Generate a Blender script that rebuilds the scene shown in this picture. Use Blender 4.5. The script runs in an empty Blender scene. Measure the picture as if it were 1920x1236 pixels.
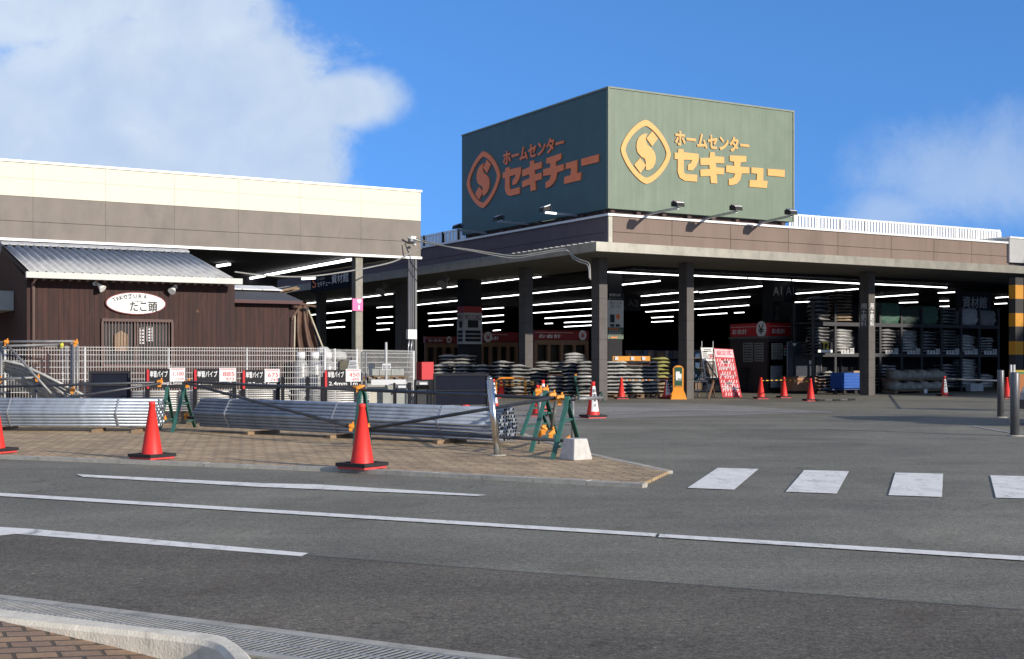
import bpy, math, random
from mathutils import Vector, Matrix
R = math.radians
scene = bpy.context.scene
COL = scene.collection
random.seed(7)

# ---------------------------------------------------------------- camera, world, sun, exposure
FPX, HORIZ, EYE = 2357.0, 677.0, 1.25           # focal length in photo pixels, horizon row, eye height
cam_d = bpy.data.cameras.new('camera'); cam = bpy.data.objects.new('camera', cam_d); COL.objects.link(cam)
cam.location = (0, 0, EYE); cam.rotation_euler = (R(90), 0, 0)
cam_d.sensor_width = 36; cam_d.lens = 36 * FPX / 1920
cam_d.shift_y = (HORIZ - 618) / 1920
cam_d.clip_start = 0.1; cam_d.clip_end = 3000
scene.camera = cam
scene.view_settings.view_transform = 'Standard'; scene.view_settings.look = 'None'
scene.view_settings.gamma = 1; scene.view_settings.exposure = -0.08
scene.cycles.max_bounces = 6

TH = R(30.17); UX, UY = math.cos(TH), math.sin(TH); VX, VY = -UY, UX     # the buildings' own axes
SUN_EL = 17.0
_t = (1.8 * VX - .70 * UX, 1.8 * VY - .70 * UY)                             # horizontal travel of sunlight
_n = math.hypot(*_t); SD = (_t[0] / _n, _t[1] / _n)
sun_d = bpy.data.lights.new('sun', 'SUN'); sun_d.energy = 5.0; sun_d.angle = R(0.6); sun_d.color = (1, .91, .80)
sun = bpy.data.objects.new('sun', sun_d); COL.objects.link(sun)
sun.rotation_euler = Vector((SD[0] * math.cos(R(SUN_EL)), SD[1] * math.cos(R(SUN_EL)), -math.sin(R(SUN_EL)))).to_track_quat('-Z', 'Y').to_euler()

world = bpy.data.worlds.new('World'); scene.world = world; world.use_nodes = True
wn = world.node_tree; wn.nodes.clear()
def N(t, k, **kw):
    n = t.nodes.new(k)
    for a, b in kw.items(): setattr(n, a, b)
    return n
sky = N(wn, 'ShaderNodeTexSky', sky_type='NISHITA'); sky.sun_disc = False
sky.sun_elevation = R(SUN_EL); sky.sun_rotation = math.atan2(-SD[0], -SD[1]); sky.altitude = 50; sky.air_density = 1.0; sky.dust_density = .35; sky.ozone_density = 3.0
bg = N(wn, 'ShaderNodeBackground'); SKY_K = .125; bg.inputs[1].default_value = SKY_K
wout = N(wn, 'ShaderNodeOutputWorld'); wn.links.new(bg.outputs[0], wout.inputs[0])
def mth(t, op, a, b=None, c=None, clamp=False):
    n = N(t, 'ShaderNodeMath', operation=op); n.use_clamp = clamp
    for i, v in enumerate((a, b, c)):
        if v is None: continue
        if isinstance(v, (int, float)): n.inputs[i].default_value = v
        else: t.links.new(v, n.inputs[i])
    return n.outputs[0]
wc = N(wn, 'ShaderNodeTexCoord'); sx = N(wn, 'ShaderNodeSeparateXYZ'); wn.links.new(wc.outputs['Generated'], sx.inputs[0])
yy = mth(wn, 'MAXIMUM', sx.outputs[1], .02)
cu = mth(wn, 'DIVIDE', sx.outputs[0], yy); cv = mth(wn, 'DIVIDE', sx.outputs[2], yy)
cc = N(wn, 'ShaderNodeCombineXYZ'); wn.links.new(cu, cc.inputs[0]); wn.links.new(cv, cc.inputs[1])
def wnoise(scale, detail, rough, off, dist=0.0):
    m = N(wn, 'ShaderNodeMapping'); m.inputs['Location'].default_value = off; wn.links.new(cc.outputs[0], m.inputs[0])
    n = N(wn, 'ShaderNodeTexNoise'); n.inputs['Scale'].default_value = scale; n.inputs['Detail'].default_value = detail
    n.inputs['Roughness'].default_value = rough; n.inputs['Distortion'].default_value = dist; wn.links.new(m.outputs[0], n.inputs[0]); return n.outputs[0]
n1 = wnoise(11, 12, .66, (3.1, 1.7, 0), .25); n2 = wnoise(16, 6, .55, (7.3, 2.2, 0), .4); n3 = wnoise(3.5, 4, .5, (1.3, 5.2, 0))
def blob(px, py, rx, ry, amp, lo, hi):
    a = mth(wn, 'DIVIDE', mth(wn, 'SUBTRACT', cu, (px - 960) / FPX), rx / FPX); b = mth(wn, 'DIVIDE', mth(wn, 'SUBTRACT', cv, (HORIZ - py) / FPX), ry / FPX)
    d = mth(wn, 'SQRT', mth(wn, 'ADD', mth(wn, 'MULTIPLY', a, a), mth(wn, 'MULTIPLY', b, b)))
    d = mth(wn, 'ADD', d, mth(wn, 'MULTIPLY', mth(wn, 'SUBTRACT', n1, .5), amp))
    mr = N(wn, 'ShaderNodeMapRange'); mr.interpolation_type = 'SMOOTHSTEP'; mr.inputs['From Min'].default_value = hi; mr.inputs['From Max'].default_value = lo
    wn.links.new(d, mr.inputs[0]); return mr.outputs[0]
big = mth(wn, 'MAXIMUM', blob(300, 260, 400, 300, .9, .80, 1.09), blob(330, -60, 190, 190, 1.1, .72, 1.03))
big = mth(wn, 'MAXIMUM', big, blob(60, 0, 330, 120, 1.0, .6, 1.1))
big = mth(wn, 'MAXIMUM', big, blob(640, 190, 130, 75, 1.1, .5, 1.1))
small = mth(wn, 'MULTIPLY', mth(wn, 'MAXIMUM', blob(1850, 330, 260, 120, 2.2, .0, 1.35), blob(1660, 400, 110, 60, 1.5, .1, 1.2)), .46)
big = mth(wn, 'MULTIPLY', big, mth(wn, 'ADD', .70, mth(wn, 'MULTIPLY', n1, .34)), clamp=True)
dens = mth(wn, 'MAXIMUM', big, small, clamp=True)
skyc = N(wn, 'ShaderNodeMix', data_type='RGBA', blend_type='MULTIPLY'); skyc.inputs[0].default_value = 1
wn.links.new(sky.outputs[0], skyc.inputs[6]); skyc.inputs[7].default_value = (.98, 1.58, 2.20, 1)
ccol = N(wn, 'ShaderNodeMix', data_type='RGBA'); k = 1 / SKY_K
ccol.inputs[6].default_value = (.38 * k, .53 * k, .77 * k, 1); ccol.inputs[7].default_value = (.84 * k, .93 * k, 1.02 * k, 1)
wn.links.new(mth(wn, 'ADD', mth(wn, 'MULTIPLY', n2, .9), mth(wn, 'MULTIPLY', n3, .3), clamp=True), ccol.inputs[0])
mixc = N(wn, 'ShaderNodeMix', data_type='RGBA'); wn.links.new(dens, mixc.inputs[0]); wn.links.new(skyc.outputs[2], mixc.inputs[6]); wn.links.new(ccol.outputs[2], mixc.inputs[7])
# unseen broken cloud behind and beside the camera, added to whiten the ambient light
mr = N(wn, 'ShaderNodeMapRange'); mr.interpolation_type = 'SMOOTHSTEP'; mr.inputs['From Min'].default_value = .82; mr.inputs['From Max'].default_value = .25
wn.links.new(sx.outputs[1], mr.inputs[0]); nb = N(wn, 'ShaderNodeTexNoise'); nb.inputs['Scale'].default_value = 2.2; nb.inputs['Detail'].default_value = 7; wn.links.new(wc.outputs['Generated'], nb.inputs[0])
mb_ = N(wn, 'ShaderNodeMapRange'); mb_.interpolation_type = 'SMOOTHSTEP'; mb_.inputs['From Min'].default_value = .36; mb_.inputs['From Max'].default_value = .58; wn.links.new(nb.outputs[0], mb_.inputs[0])
mix2 = N(wn, 'ShaderNodeMix', data_type='RGBA'); wn.links.new(mth(wn, 'MULTIPLY', mth(wn, 'MULTIPLY', mr.outputs[0], mb_.outputs[0]), .6), mix2.inputs[0]); wn.links.new(mixc.outputs[2], mix2.inputs[6]); mix2.inputs[7].default_value = (.60 * k, .57 * k, .50 * k, 1)
wn.links.new(mix2.outputs[2], bg.inputs[0])
# the sky colour is read a little above each sight line: deep blue down to the roofs
sv = N(wn, 'ShaderNodeCombineXYZ'); wn.links.new(sx.outputs[0], sv.inputs[0]); wn.links.new(sx.outputs[1], sv.inputs[1]); wn.links.new(mth(wn, 'ADD', mth(wn, 'MULTIPLY', sx.outputs[2], .75), .27), sv.inputs[2])
wn.links.new(sv.outputs[0], sky.inputs[0])

# ---------------------------------------------------------------- measuring helpers
_Yc = EYE * FPX / (751 - HORIZ); _zt = (HORIZ - 486) / FPX * _Yc + EYE
_Yf = (_zt - EYE) * FPX / (HORIZ - 470.6); FO = ((1118 - 960) / FPX * _Yf, _Yf)
def ray(px, py): return ((px - 960) / FPX, 1.0, (HORIZ - py) / FPX)
def G(px, py, z=0.0):                              # world point where a sight line meets height z
    r = ray(px, py); t = (z - EYE) / r[2]; return Vector((r[0] * t, t, z))
def D(px, py, Y): r = ray(px, py); return Vector((r[0] * Y, Y, EYE + r[2] * Y))
def W(p): return Vector((FO[0] + p[0] * UX + p[1] * VX, FO[1] + p[0] * UY + p[1] * VY, p[2]))
def L(P): dx, dy = P[0] - FO[0], P[1] - FO[1]; return Vector((dx * UX + dy * UY, dx * VX + dy * VY, P[2]))
def F(px, py, a=None, b=None, z=None, Y=None):     # building-frame point on plane a=, b=, z= or at distance Y
    r = ray(px, py)
    if z is not None: t = (z - EYE) / r[2]
    elif Y is not None: t = Y
    elif a is not None: t = (a + FO[0] * UX + FO[1] * UY) / (r[0] * UX + UY)
    else: t = (b + FO[0] * VX + FO[1] * VY) / (r[0] * VX + VY)
    return L((r[0] * t, t, EYE + r[2] * t))

# ---------------------------------------------------------------- materials
MATS = {}
def principled(name):
    m = bpy.data.materials.new(name); m.use_nodes = True; t = m.node_tree
    return m, t, t.nodes['Principled BSDF']
def ramp(t, fac, stops):
    r = N(t, 'ShaderNodeValToRGB'); e = r.color_ramp.elements
    while len(e) < len(stops): e.new(.5)
    for i, (p, c) in enumerate(stops): e[i].position = p; e[i].color = (*c, 1) if len(c) == 3 else c
    t.links.new(fac, r.inputs[0]); return r.outputs[0]
def tnoise(t, scale, detail=4, rough=.55, vec=None, dist=0, stretch=None):
    c = N(t, 'ShaderNodeTexCoord'); v = c.outputs['Object'] if vec is None else vec
    if stretch:
        mp = N(t, 'ShaderNodeMapping'); mp.inputs['Scale'].default_value = stretch; t.links.new(v, mp.inputs[0]); v = mp.outputs[0]
    n = N(t, 'ShaderNodeTexNoise'); n.inputs['Scale'].default_value = scale; n.inputs['Detail'].default_value = detail
    n.inputs['Roughness'].default_value = rough; n.inputs['Distortion'].default_value = dist; t.links.new(v, n.inputs[0]); return n.outputs[0]
def bump(t, p, h, strength=.3, dist=.01):
    b = N(t, 'ShaderNodeBump'); b.inputs['Strength'].default_value = strength; b.inputs['Distance'].default_value = dist
    t.links.new(h, b.inputs['Height']); t.links.new(b.outputs[0], p.inputs['Normal'])
def mixrgb(t, fac, a, b, mode='MIX'):
    m = N(t, 'ShaderNodeMix', data_type='RGBA', blend_type=mode)
    for i, v in ((0, fac), (6, a), (7, b)):
        if isinstance(v, (int, float)): m.inputs[i].default_value = v
        elif isinstance(v, tuple): m.inputs[i].default_value = (*v, 1) if len(v) == 3 else v
        else: t.links.new(v, m.inputs[i])
    return m.outputs[2]
def M(name, col, rough=.6, metal=0.0, var=.12, vs=3.0, bmp=0.0, bs=60, dirt=0.0, stretch=None, trans=0):
    if name in MATS: return MATS[name]
    m, t, p = principled(name)
    lo = tuple(max(0, c * (1 - var)) for c in col); hi = tuple(min(1, c * (1 + var)) for c in col)
    c = ramp(t, tnoise(t, vs, 5, .6, stretch=stretch), [(.3, lo), (.7, hi)])
    if dirt:
        d = ramp(t, tnoise(t, vs * .6, 6, .7, dist=.5, stretch=stretch or (1, 1, .3)), [(.5, (1, 1, 1)), (.75, (1 - dirt,) * 3)])
        c = mixrgb(t, 1.0, c, d, 'MULTIPLY')
    t.links.new(c, p.inputs['Base Color'])
    p.inputs['Roughness'].default_value = rough; p.inputs['Metallic'].default_value = metal
    if bmp: bump(t, p, tnoise(t, bs, 3), bmp)
    MATS[name] = m; return m
def emis(name, col, s):
    if name in MATS: return MATS[name]
    m, t, p = principled(name); p.inputs['Base Color'].default_value = (*col, 1)
    p.inputs['Emission Color'].default_value = (*col, 1); p.inputs['Emission Strength'].default_value = s
    m.cycles.emission_sampling = 'NONE'; MATS[name] = m; return m

def asphalt(name, base, tint=(1, 1, 1.0), crack=True):
    m, t, p = principled(name)
    agg = tnoise(t, 70, 5, .8); big = tnoise(t, .35, 6, .6, dist=.8); mid = tnoise(t, 3.2, 5, .6)
    c = ramp(t, agg, [(.36, (base * .45,) * 3), (.5, (base,) * 3), (.64, (base * 1.7,) * 3)])
    c = mixrgb(t, 1.0, c, ramp(t, big, [(.3, (.74, .74, .75)), (.7, (1.18, 1.17, 1.15))]), 'MULTIPLY')
    c = mixrgb(t, 1.0, c, ramp(t, mid, [(.3, (.90,) * 3), (.72, (1.09,) * 3)]), 'MULTIPLY')
    sp = N(t, 'ShaderNodeTexVoronoi'); sp.inputs['Scale'].default_value = 16; tcs = N(t, 'ShaderNodeTexCoord'); t.links.new(tcs.outputs['Object'], sp.inputs['Vector'])
    c = mixrgb(t, mth(t, 'MULTIPLY', ramp(t, sp.outputs['Distance'], [(.10, (1, 1, 1)), (.20, (0, 0, 0))]), ramp(t, tnoise(t, 9, 4, .7), [(.5, (0, 0, 0)), (.6, (.7, .7, .7))])), c, (.42, .41, .38))
    c = mixrgb(t, 1.0, c, ramp(t, tnoise(t, 22, 4, .75), [(.36, (.74,) * 3), (.64, (1.26,) * 3)]), 'MULTIPLY')
    # tyre tracks polished along the traffic direction, old patches
    st = tnoise(t, .8, 4, .6, stretch=(.06, 1.3, 1)); c = mixrgb(t, 1.0, c, ramp(t, st, [(.35, (.88,) * 3), (.65, (1.08,) * 3)]), 'MULTIPLY')
    vo = N(t, 'ShaderNodeTexVoronoi', feature='DISTANCE_TO_EDGE'); vo.inputs['Scale'].default_value = .45
    tc = N(t, 'ShaderNodeTexCoord'); nz = N(t, 'ShaderNodeTexNoise'); nz.inputs['Scale'].default_value = 1.5; nz.inputs['Detail'].default_value = 6
    t.links.new(tc.outputs['Object'], nz.inputs[0]); va = N(t, 'ShaderNodeVectorMath', operation='ADD'); t.links.new(tc.outputs['Object'], va.inputs[0])
    vs = N(t, 'ShaderNodeVectorMath', operation='SCALE'); vs.inputs['Scale'].default_value = 1.6; t.links.new(nz.outputs['Color'], vs.inputs[0]); t.links.new(vs.outputs[0], va.inputs[1]); t.links.new(va.outputs[0], vo.inputs['Vector'])
    if crack:
        ck = mth(t, 'MULTIPLY', ramp(t, vo.outputs[0], [(.0, (1, 1, 1)), (.009, (0, 0, 0))]), ramp(t, tnoise(t, .3, 3, .5), [(.5, (0, 0, 0)), (.6, (1, 1, 1))]))
        c = mixrgb(t, mth(t, 'MULTIPLY', ck, .55), c, (.02, .02, .02))
    stn = mth(t, 'MULTIPLY', ramp(t, tnoise(t, .55, 7, .7, dist=1.5), [(.56, (0, 0, 0)), (.70, (1, 1, 1))]), .38); c = mixrgb(t, stn, c, (.085, .068, .050))
    oil = ramp(t, tnoise(t, 1.7, 3, .5), [(.70, (0, 0, 0)), (.76, (1, 1, 1))]); c = mixrgb(t, mth(t, 'MULTIPLY', oil, .45), c, (.035, .034, .033))
    c = mixrgb(t, 1.0, c, tint, 'MULTIPLY')
    t.links.new(c, p.inputs['Base Color']); p.inputs['Roughness'].default_value = .85; p.inputs['Specular IOR Level'].default_value = .3
    bump(t, p, agg, .5, .006); MATS[name] = m; return m
ASPH = asphalt('asphalt', .205, (1.05, 1.0, .79)); ASPH2 = asphalt('asphalt_near_lane', .140, (1.12, 1.0, .78))
STRIP = asphalt('worn_concrete_strip', .27, (1.05, 1.0, .90))

def paint(name):
    m, t, p = principled(name)
    wear = tnoise(t, 6, 8, .72, dist=1.2, stretch=(1, .45, 1)); fine = tnoise(t, 60, 3, .7)
    f = mth(t, 'ADD', mth(t, 'MULTIPLY', wear, .75), mth(t, 'MULTIPLY', fine, .25))
    c = ramp(t, f, [(.355, (.14, .14, .13)), (.385, (.60, .59, .54)), (.5, (.90, .87, .78)), (.7, (.98, .95, .86))])
    t.links.new(c, p.inputs['Base Color']); p.inputs['Roughness'].default_value = .7; bump(t, p, fine, .3, .004); MATS[name] = m; return m
PAINT = paint('road_paint')

def pavers(name, c1, c2, mort, bw, bh, rot, wavy=0.0):
    m, t, p = principled(name)
    tc = N(t, 'ShaderNodeTexCoord'); mp = N(t, 'ShaderNodeMapping'); mp.inputs['Rotation'].default_value = (0, 0, rot); t.links.new(tc.outputs['Object'], mp.inputs[0])
    vec = mp.outputs[0]
    if wavy:
        sp = N(t, 'ShaderNodeSeparateXYZ'); t.links.new(vec, sp.inputs[0]); cb = N(t, 'ShaderNodeCombineXYZ')
        t.links.new(mth(t, 'ADD', sp.outputs[0], mth(t, 'MULTIPLY', mth(t, 'PINGPONG', mth(t, 'MULTIPLY', sp.outputs[1], 1 / bh), 1.0), wavy)), cb.inputs[0])
        t.links.new(mth(t, 'ADD', sp.outputs[1], mth(t, 'MULTIPLY', mth(t, 'PINGPONG', mth(t, 'MULTIPLY', sp.outputs[0], 1 / bw * 2), 1.0), wavy)), cb.inputs[1]); vec = cb.outputs[0]
    b = N(t, 'ShaderNodeTexBrick'); b.inputs['Scale'].default_value = 1; b.inputs['Brick Width'].default_value = bw; b.inputs['Row Height'].default_value = bh
    b.inputs['Mortar Size'].default_value = .009; b.inputs['Mortar Smooth'].default_value = .3; b.inputs['Color1'].default_value = (*c1, 1); b.inputs['Color2'].default_value = (*c2, 1); b.inputs['Mortar'].default_value = (*mort, 1)
    t.links.new(vec, b.inputs[0])
    c = mixrgb(t, 1.0, b.outputs[0], ramp(t, tnoise(t, 1.1, 5, .65), [(.3, (.68, .66, .64)), (.7, (1.22, 1.2, 1.15))]), 'MULTIPLY')
    c = mixrgb(t, 1.0, c, ramp(t, tnoise(t, 60, 3, .7), [(.3, (.8, .8, .8)), (.7, (1.15, 1.15, 1.15))]), 'MULTIPLY')
    t.links.new(c, p.inputs['Base Color']); p.inputs['Roughness'].default_value = .85
    h = mth(t, 'ADD', mth(t, 'MULTIPLY', b.outputs['Fac'], -1.0), mth(t, 'MULTIPLY', tnoise(t, 12, 4), .5)); bump(t, p, h, .8, .012); MATS[name] = m; return m
PAV = pavers('paver_blocks', (.64, .48, .28), (.46, .33, .20), (.09, .07, .055), .24, .112, R(35), .035)
PAV2 = pavers('paver_blocks_near', (.38, .25, .15), (.27, .18, .125), (.11, .085, .06), .17, .085, R(-28))
def concrete(name, base, dirt=.35, sc=8):
    return M(name, base, .85, 0, .14, sc, .35, 90, dirt, (1, 1, 1))
CONC = concrete('kerb_concrete', (.44, .42, .36), .45); CONC_L = concrete('kerb_white', (.80, .73, .58), .35); BLOCKM = concrete('concrete_block', (.55, .53, .49), .12, 14)

def wood_boards(name):
    m, t, p = principled(name); tc = N(t, 'ShaderNodeTexCoord'); sp = N(t, 'ShaderNodeSeparateXYZ'); t.links.new(tc.outputs['Object'], sp.inputs[0])
    w = .105; x = mth(t, 'DIVIDE', mth(t, 'ADD', sp.outputs[0], sp.outputs[1]), w); fl = mth(t, 'FLOOR', x); fr = mth(t, 'FRACT', x)
    wn_ = N(t, 'ShaderNodeTexWhiteNoise', noise_dimensions='1D'); t.links.new(fl, wn_.inputs['W'])
    c = ramp(t, wn_.outputs[0], [(0, (.029, .0098, .0072)), (.5, (.036, .0118, .0084)), (1, (.044, .0148, .0102))])
    c = mixrgb(t, 1.0, c, ramp(t, tnoise(t, 9, 6, .65, stretch=(1, 1, .08)), [(.3, (.45, .45, .45)), (.68, (1.6, 1.5, 1.45))]), 'MULTIPLY')
    wear = ramp(t, tnoise(t, 7, 6, .75, dist=.6, stretch=(1.5, 1.5, .25)), [(.60, (0, 0, 0)), (.72, (1, 1, 1))])
    c = mixrgb(t, mth(t, 'MULTIPLY', wear, .35), c, (.20, .12, .085))
    kn = N(t, 'ShaderNodeTexVoronoi'); kn.inputs['Scale'].default_value = 2.6; t.links.new(tc.outputs['Object'], kn.inputs['Vector'])
    c = mixrgb(t, ramp(t, kn.outputs['Distance'], [(.05, (.8, .8, .8)), (.10, (0, 0, 0))]), c, (.17, .085, .05))
    gap = ramp(t, fr, [(0, (1, 1, 1)), (.035, (0, 0, 0)), (.975, (0, 0, 0)), (1, (1, 1, 1))])
    c = mixrgb(t, gap, c, (.008, .005, .004)); t.links.new(c, p.inputs['Base Color']); p.inputs['Roughness'].default_value = .75
    bump(t, p, mth(t, 'SUBTRACT', 1.0, gap), .6, .01); MATS[name] = m; return m
BOARDS = wood_boards('stained_boards')

def sign_green():
    m, t, p = principled('sign_green')
    c = ramp(t, tnoise(t, 1.2, 5, .6), [(.3, (.125, .176, .118)), (.7, (.158, .212, .145))])
    c = mixrgb(t, 1.0, c, ramp(t, tnoise(t, 4, 6, .7, stretch=(1.5, 1.5, .07)), [(.35, (.88, .9, .88)), (.7, (1.14, 1.12, 1.14))]), 'MULTIPLY')
    ed = tnoise(t, 14, 4, .6, stretch=(1.8, 1.8, .03)); c = mixrgb(t, mth(t, 'MULTIPLY', ramp(t, ed, [(.64, (0, 0, 0)), (.74, (1, 1, 1))]), .35), c, (.36, .42, .31))
    t.links.new(c, p.inputs['Base Color']); p.inputs['Roughness'].default_value = .55; bump(t, p, tnoise(t, 9, 2, .5, stretch=(2, 2, .02)), .12, .02); return m
SGREEN = sign_green()
# sign box side: its shade is put into a darker, bluer green
SGREEN_SHADE = M('sign_green_shade', (.045, .100, .098), .55, var=.08, vs=1.5)
YELL = M('letter_yellow', (.74, .38, .095), .5, var=.05); ORNG = M('letter_orange', (1.0, .22, .04), .5, var=.05)
BRN = M('parapet_brown', (.205, .148, .116), .75, var=.08, vs=2, dirt=.22, stretch=(1, 1, .2)); BRN_D = M('parapet_joint', (.05, .04, .035), .8)
BRN_SHADE = M('parapet_brown_shade', (.125, .095, .105), .75, var=.08, vs=2, dirt=.15)  # left parapet: shade put into a darker, cooler copy of the brown
COPE = M('coping_white', (.78, .78, .76), .4, .1, var=.05); FASC = M('canopy_fascia', (.30, .29, .25), .38, .35, var=.14, vs=3, dirt=.35, stretch=(1, 1, .6))
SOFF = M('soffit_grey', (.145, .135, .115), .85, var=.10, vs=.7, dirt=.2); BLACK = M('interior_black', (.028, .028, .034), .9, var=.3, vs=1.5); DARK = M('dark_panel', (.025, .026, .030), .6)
COLM = M('column_tile', (.115, .105, .098), .8, var=.10, vs=4, dirt=.3); JOINT = M('column_joint', (.06, .055, .05), .9)
CREAM = M('annex_cream', (.74, .69, .53), .6, var=.03); GREYB = M('annex_grey', (.235, .205, .175), .8, var=.09, vs=2.5, dirt=.18, stretch=(1, 1, .5))
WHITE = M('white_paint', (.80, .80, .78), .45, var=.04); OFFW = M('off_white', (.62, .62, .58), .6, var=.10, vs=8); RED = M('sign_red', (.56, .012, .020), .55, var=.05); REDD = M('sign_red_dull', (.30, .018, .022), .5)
PIPEM = M('pipe_zinc', (.34, .385, .44), .42, .5, var=.22, vs=5); METAL = M('galvanised', (.50, .53, .58), .40, .85, var=.16, vs=12, bmp=.05, bs=40); STEEL = M('stainless', (.66, .65, .62), .22, 1.0, var=.10, vs=20, stretch=(3, 3, .4)); GREYM = M('grey_pipe', (.27, .27, .265), .5, .3, var=.2, vs=9, dirt=.3)
INNER = M('pipe_inside', (.10, .10, .105), .9); BPIPE = M('sleeved_pipe', (.052, .057, .068), .36, .2, var=.25, vs=7)
CONE = M('cone_red', (.84, .038, .030), .5, var=.10, vs=6, bmp=.03, bs=30, dirt=.22); RUBB = M('rubber_black', (.018, .018, .018), .75, var=.3, vs=20); PINKB = M('cone_foot', (.68, .07, .07), .55, var=.15, vs=15, dirt=.3)
STAND = M('stand_green', (.035, .130, .105), .45, var=.22, vs=12, dirt=.3); CLAMP = M('clamp_orange', (.88, .33, .035), .45, var=.10, vs=15); WOODP = M('pallet_wood', (.28, .19, .115), .85, var=.3, vs=9, dirt=.4, stretch=(1, 6, 1)); PLY = M('plywood', (.36, .18, .10), .7, var=.12, vs=5)
BGB = M('bag_black_shade', (.014, .014, .018), .45, var=.35, vs=9); BGW = M('bag_white', (.66, .66, .62), .5, var=.18, vs=14); BGG = M('bag_grey', (.36, .36, .365), .5, var=.25, vs=14); BGT = M('bag_beige', (.55, .42, .28), .5, var=.2, vs=10); BGY = M('bag_yellow', (.48, .46, .16), .5, var=.15, vs=10); BGN = M('bag_green', (.06, .16, .10), .5, var=.2, vs=10); BGBL = M('bag_blue', (.03, .07, .22), .5, var=.2, vs=10)
TUBE = emis('tube_glow', (1.0, 1.0, .98), 5.0); TUBE.cycles.emission_sampling = 'FRONT_BACK'
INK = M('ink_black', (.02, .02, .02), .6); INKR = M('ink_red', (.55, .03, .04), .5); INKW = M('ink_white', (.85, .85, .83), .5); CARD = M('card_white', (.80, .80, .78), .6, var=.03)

# ---------------------------------------------------------------- mesh builder
class MB:
    def __init__(s): s.v = []; s.f = []; s.m = []; s.sm = []
    def add(s, vs, fs, m=0, sm=False):
        o = len(s.v); s.v += [tuple(v) for v in vs]; s.f += [tuple(i + o for i in f) for f in fs]; s.m += [m] * len(fs); s.sm += [sm] * len(fs); return s
    def box(s, x0, x1, y0, y1, z0, z1, m=0):
        x0, x1 = sorted((x0, x1)); y0, y1 = sorted((y0, y1)); z0, z1 = sorted((z0, z1))
        v = [(x, y, z) for z in (z0, z1) for x, y in ((x0, y0), (x1, y0), (x1, y1), (x0, y1))]
        return s.add(v, [(3, 2, 1, 0), (4, 5, 6, 7), (0, 1, 5, 4), (1, 2, 6, 5), (2, 3, 7, 6), (3, 0, 4, 7)], m)
    def hexa(s, b, t, m=0):                          # 4 bottom + 4 top points, both counter-clockwise from above
        return s.add(list(b) + list(t), [(3, 2, 1, 0), (4, 5, 6, 7), (0, 1, 5, 4), (1, 2, 6, 5), (2, 3, 7, 6), (3, 0, 4, 7)], m)
    def prism(s, pts, off, m=0):                     # polygon extruded by vector
        n = len(pts); o = Vector(off); v = [Vector(p) for p in pts]; v += [p + o for p in v]
        return s.add(v, [tuple(range(n))[::-1], tuple(range(n, 2 * n))] + [(i, (i + 1) % n, n + (i + 1) % n, n + i) for i in range(n)], m)
    def bar(s, p0, p1, w, h, m=0, up=(0, 0, 1)):
        p0, p1 = Vector(p0), Vector(p1); d = (p1 - p0).normalized(); u = Vector(up)
        if abs(d.dot(u)) > .97: u = Vector((0, 1, 0))
        x = d.cross(u).normalized() * w / 2; y = x.cross(d).normalized() * h / 2
        v = [p + a * x + b * y for p in (p0, p1) for a, b in ((-1, -1), (1, -1), (1, 1), (-1, 1))]
        return s.add(v, [(3, 2, 1, 0), (4, 5, 6, 7), (0, 1, 5, 4), (1, 2, 6, 5), (2, 3, 7, 6), (3, 0, 4, 7)], m)
    def tube(s, pts, r, n=8, m=0, cap=True, sm=True):
        pts = [Vector(p) for p in pts]; rs = r if isinstance(r, (list, tuple)) else [r] * len(pts); v = []
        for i, p in enumerate(pts):
            d = (pts[min(i + 1, len(pts) - 1)] - pts[max(i - 1, 0)]).normalized(); u = Vector((0, 0, 1)) if abs(d.z) < .9 else Vector((1, 0, 0))
            x = d.cross(u).normalized(); y = x.cross(d)
            v += [p + (x * math.cos(2 * math.pi * k / n) + y * math.sin(2 * math.pi * k / n)) * rs[i] for k in range(n)]
        f = [(i * n + k, i * n + (k + 1) % n, (i + 1) * n + (k + 1) % n, (i + 1) * n + k) for i in range(len(pts) - 1) for k in range(n)]
        s.add(v, f, m, sm)
        if cap: o = len(s.v) - len(v); s.f += [tuple(o + k for k in range(n))[::-1], tuple(o + len(v) - n + k for k in range(n))]; s.m += [m, m]; s.sm += [False, False]
        return s
    def lathe(s, prof, c=(0, 0, 0), n=20, m=0, sm=True):
        v = [(c[0] + r * math.cos(2 * math.pi * k / n), c[1] + r * math.sin(2 * math.pi * k / n), c[2] + z) for r, z in prof for k in range(n)]
        f = [(i * n + k, i * n + (k + 1) % n, (i + 1) * n + (k + 1) % n, (i + 1) * n + k) for i in range(len(prof) - 1) for k in range(n)]
        s.add(v, f, m, sm); o = len(s.v) - len(v); s.f += [tuple(o + k for k in range(n))[::-1], tuple(o + len(v) - n + k for k in range(n))]; s.m += [m, m]; s.sm += [False, False]; return s
    def disc(s, c, rx, rz, r, th, n=28, m=0, flat='b'):   # upright oval plate, r = right direction
        r = Vector(r); c = Vector(c); nrm = Vector((-r.y, r.x, 0)) * th
        pts = [c + r * rx * math.cos(2 * math.pi * k / n) + Vector((0, 0, 1)) * rz * math.sin(2 * math.pi * k / n) for k in range(n)]
        return s.prism(pts, nrm, m)
    def mesh(s, name, mats, off=(0, 0, 0)):
        me = bpy.data.meshes.new(name); me.from_pydata([(v[0] - off[0], v[1] - off[1], v[2] - off[2]) for v in s.v], [], s.f)
        for mt in (mats if isinstance(mats, (list, tuple)) else [mats]): me.materials.append(mt)
        for i, p in enumerate(me.polygons): p.material_index = s.m[i]; p.use_smooth = s.sm[i]
        me.update(); return me

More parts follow.
